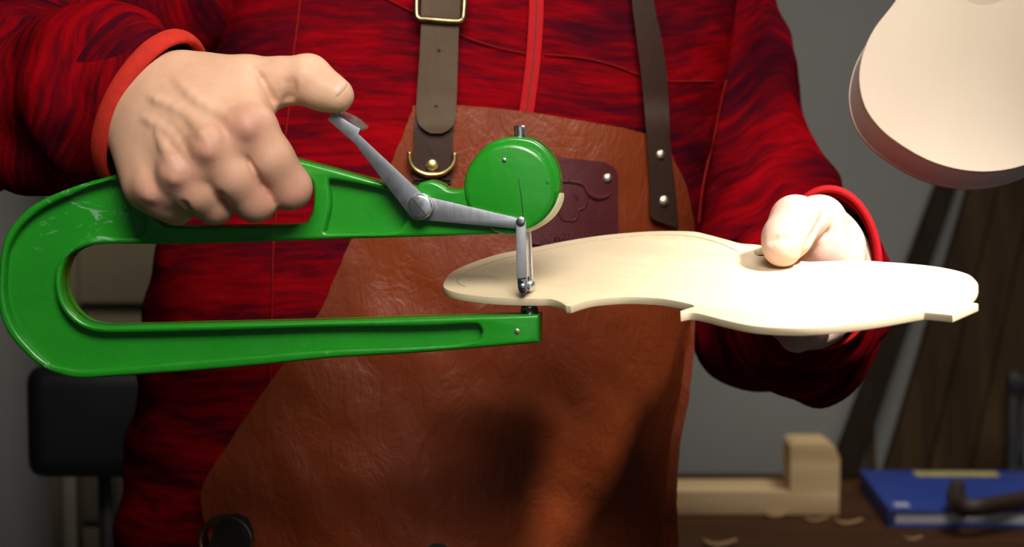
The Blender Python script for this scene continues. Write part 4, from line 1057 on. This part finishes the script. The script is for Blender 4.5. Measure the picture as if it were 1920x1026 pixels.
# ---- leather apron
ap_rows = [(198, 775, 250, 1207), (230, 764, 268, 1250), (300, 736, 300, 1264), (390, 691, 350, 1287), (455, 656, 420, 1301), (520, 628, 520, 1304), (590, 596, 640, 1302), (710, 511, 740, 1293), (830, 430, 825, 1277), (905, 383, 905, 1270), (960, 379, 965, 1270), (1040, 398, 1040, 1274), (1200, 420, 1200, 1290), (1450, 400, 1450, 1310)]
apron = None
def make_apron():
    Ls = smooth_line([(r[1], r[0], 0) for r in ap_rows], 9); Rs = smooth_line([(r[3], r[2], 0) for r in ap_rows], 9)
    m = len(Ls); nx = 90; V = []; F = []
    # top edge bows: interpolate its true curve
    top_x = [775, 855, 930, 1010, 1100, 1170, 1207]; top_y = [198, 197, 203, 213, 228, 240, 250]
    for k in range(2):
        for j in range(m):
            for i in range(nx+1):
                q = Ls[j].lerp(Rs[j], i/nx); fade = max(0, 1-j/12)
                q.y += fade*(np.interp(q.x, top_x, top_y)-np.interp(q.x, [775, 1207], [198, 250]))
                if j == 0: q.y += 1.5*noise.noise(Vector((i*0.9, 0, 2)))
                if i in (0, nx): q.x += 2.0*noise.noise(Vector((j*0.35, i, 4)))
                V.append(drape_pt(q.x, q.y, apron_y, 0.0 if k == 0 else -0.0032))
    N = m*(nx+1)
    for j in range(m-1):
        for i in range(nx):
            a = j*(nx+1)+i; F.append((a, a+nx+1, a+nx+2, a+1)); F.append((N+a, N+a+1, N+a+nx+2, N+a+nx+1))
        a = j*(nx+1); d = a+nx+1; F.append((a, N+a, N+d, d)); a += nx; d += nx; F.append((a, d, N+d, N+a))
    for i in range(nx):
        F.append((i, i+1, N+i+1, N+i)); a = (m-1)*(nx+1)+i; F.append((a, N+a, N+a+1, a+1))
    return sharp(mesh('apron', V, F, M_APRON, person), 50)
apron = make_apron(); apron['label'] = 'creased tan leather bib apron'
def strap_y(x, z):
    # over the bib the strap lies on the apron, above it on the jacket
    zb = P(1000, 215, 0.2).z
    k = sstep(zb+0.012, zb-0.008, z); return lerp(front_y(x, z)-0.006, apron_y(x, z), k)
# left strap: lower loop piece, overlapping upper strap with rounded end
lo_rows = [(218, 778, 218, 852), (262, 776, 262, 849), (300, 775, 300, 848), (328, 774, 328, 846), (338, 776, 338, 845)]
sheet('strap_loop', lo_rows, strap_y, 0.0045, 0.003, 8, 5, M_STRAP2, apron, M_STRAP_EDGE)
st_b = [(330, 774, 332, 846), (344, 776, 345, 845)]
sheet('strap_tail', st_b, strap_y, 0.0026, 0.0024, 6, 3, M_STRAP2, apron, M_STRAP_EDGE)
hi_rows = [(-320, 800, -320, 870), (-160, 796, -160, 868), (0, 790, 0, 864), (60, 789, 60, 860), (130, 785, 130, 858), (190, 781, 190, 856), (215, 781, 215, 854), (232, 785, 232, 851), (243, 795, 243, 842), (250, 808, 250, 828)]
sheet('shoulder_strap', hi_rows, strap_y, 0.0085, 0.0035, 10, 6, M_STRAP1, apron, M_STRAP_EDGE)
for px, py in ((823, 95), (818, 200)):
    c = drape_pt(px, py, strap_y, 0.0083); lathe('strap_hole', c, (0, -1, 0.05), [(0.0011, 0), (0.0012, 0.0004), (0.0007, 0.0005), (0.0001, 0.0002)], M_BLACKLEATHER, apron, 14)
# rectangular buckle
bk = [(783, -40), (781, 20), (785, 34), (800, 36), (850, 40), (864, 38), (869, 28), (872, -40), (868, -60), (787, -60)]
tube('buckle', [drape_pt(p.x, p.y, strap_y, 0.0115) for p in smooth_line([(*q, 0) for q in bk], 5, True)], 0.0019, M_DARKBRASS, apron, 10, True)
# D-ring and brass rivet
dr = [(768, 285), (769, 302), (778, 317), (795, 326), (812, 328), (830, 325), (845, 314), (852, 300), (852, 287)]
tube('d_ring', [drape_pt(p.x, p.y, strap_y, 0.0085 if 770 < p.x < 850 and p.y < 300 else 0.0080) for p in smooth_line([(*q, 0) for q in dr], 5)], 0.00165, M_BRASS, apron, 10)
def rivet(px, py, off, r, mat, yf=strap_y):
    c = drape_pt(px, py, yf, off); return lathe('rivet', c, (0, -1, 0.05), [(r*1.0, -0.001), (r*1.02, 0.0005), (r*0.9, 0.0011), (r*0.55, 0.0016), (0.0001, 0.0018)], mat, apron, 24, 60)
rivet(810, 310, 0.0048, 0.0040, M_BRASS)
# right strap
rt_rows = [(-320, 1150, -320, 1195), (-160, 1172, -160, 1214), (0, 1185, 0, 1226), (60, 1192, 60, 1238), (130, 1201, 130, 1249), (200, 1208, 200, 1254), (280, 1214, 280, 1258), (350, 1219, 350, 1266), (395, 1219, 395, 1270), (408, 1222, 418, 1272), (414, 1230, 428, 1272)]
sheet('shoulder_strap', rt_rows, strap_y, 0.0065, 0.0035, 8, 6, M_STRAP2, apron, M_STRAP_EDGE)
rivet(1237, 290, 0.0066, 0.0030, M_RIVET); rivet(1243, 377, 0.0066, 0.0034, M_RIVET)
# maroon patch
pt_rows = []
for py in (296, 299, 303, 310, 320, 345, 380, 420, 445, 456, 461, 464):
    skew = (py-300)*0.012; t0 = py; 
    inset = 0
    if py < 322: inset = 22-math.sqrt(max(0, 22**2-(322-py)**2)) if 322-py < 22 else 22
    if py > 442: inset = 22-math.sqrt(max(0, 22**2-(py-442)**2)) if py-442 < 22 else 22
    pt_rows.append((py-6+0, 976+skew+inset, py+8, 1158+skew-inset))
patch = sheet('patch', pt_rows, apron_y, 0.0026, 0.0024, 12, 4, M_PATCH, apron); patch['label'] = 'maroon leather patch embossed with a bull head'
rivet(1138, 334, 0.0026, 0.0030, M_RIVET, apron_y); rivet(996, 322, 0.0026, 0.0030, M_RIVET, apron_y)
def emb(pts, r, off=0.0024, closed=False):
    q = smooth_line([(*p, 0) for p in pts], 6, closed)
    m = len(q); rr = [r]*m if isinstance(r, (int, float)) else [float(np.interp(i/(m-1), np.linspace(0, 1, len(r)), r)) for i in range(m)]
    return tube('embossing', [drape_pt(p.x, p.y, apron_y, off) for p in q], rr, M_PATCH, apron, 8, closed)
def mir(p): return (2*1066-p[0], p[1]-0.07*2*(p[0]-1066))
horn = [(1066, 340), (1086, 343), (1097, 350), (1104, 362), (1115, 370), (1128, 371), (1138, 368), (1145, 362)]
face = [(1100, 368), (1099, 380), (1094, 390), (1085, 394), (1082, 404), (1079, 411), (1072, 414), (1066, 413)]
for L in (horn, face): emb(L, [0.0016, 0.0016, 0.0022, 0.0017, 0.0007] if L is horn else 0.0011); emb([mir(p) for p in L], [0.0016, 0.0016, 0.0022, 0.0017, 0.0007] if L is horn else 0.0011)
emb([(1076, 364), (1081, 369), (1083, 375)], 0.0009); emb([mir(p) for p in [(1076, 364), (1081, 369), (1083, 375)]], 0.0009)
# embossed lettering under the emblem: the visible start of a word
def letters():
    def w(px, py): return (px, py)
    strokes = [[(1014, 441), (1018, 456), (1023, 445), (1028, 456), (1034, 438)], [(1041, 437), (1041, 453)], [(1041, 447), (1045, 443), (1049, 446), (1049, 452)], [(1055, 442), (1055, 451)], [(1055, 437), (1055.5, 438)], [(1062, 437), (1062, 450), (1066, 449)], [(1058, 441), (1067, 440)]]
    for st in strokes:
        tube('lettering', [drape_pt(*q, apron_y, 0.0027) for q in st], 0.0006, M_PATCH, apron, 6)
letters()
# waist ring with black leather tab at the apron's left edge, and the tip of a second tab
rg = [(428+52*math.cos(t*math.pi/18)*0.98-2, 1012+46*math.sin(t*math.pi/18)) for t in range(36)]
def cl_ap(x, z): return apron_y(x, z)
rg = [(424+48*math.cos(t*math.pi/18), 1015+46*math.sin(t*math.pi/18)) for t in range(36)]
tube('waist_ring', [drape_pt(p[0], p[1], cl_ap, 0.006) for p in rg], 0.0016, M_DARKBRASS, apron, 10, True)
tab_rows = [(963, 444, 965, 452), (967, 428, 970, 463), (975, 412, 980, 470), (990, 402, 995, 475), (1010, 396, 1012, 474), (1040, 380, 1040, 462), (1090, 372, 1090, 448)]
sheet('waist_tab', tab_rows, cl_ap, 0.0075, 0.003, 8, 5, M_BLACKLEATHER, apron, M_STRAP_EDGE)
sheet('waist_tab', [(1019, 815, 1019, 828), (1022, 808, 1022, 834), (1032, 802, 1032, 840), (1080, 800, 1080, 842)], cl_ap, 0.004, 0.003, 6, 4, M_BLACKLEATHER, apron, M_STRAP_EDGE)
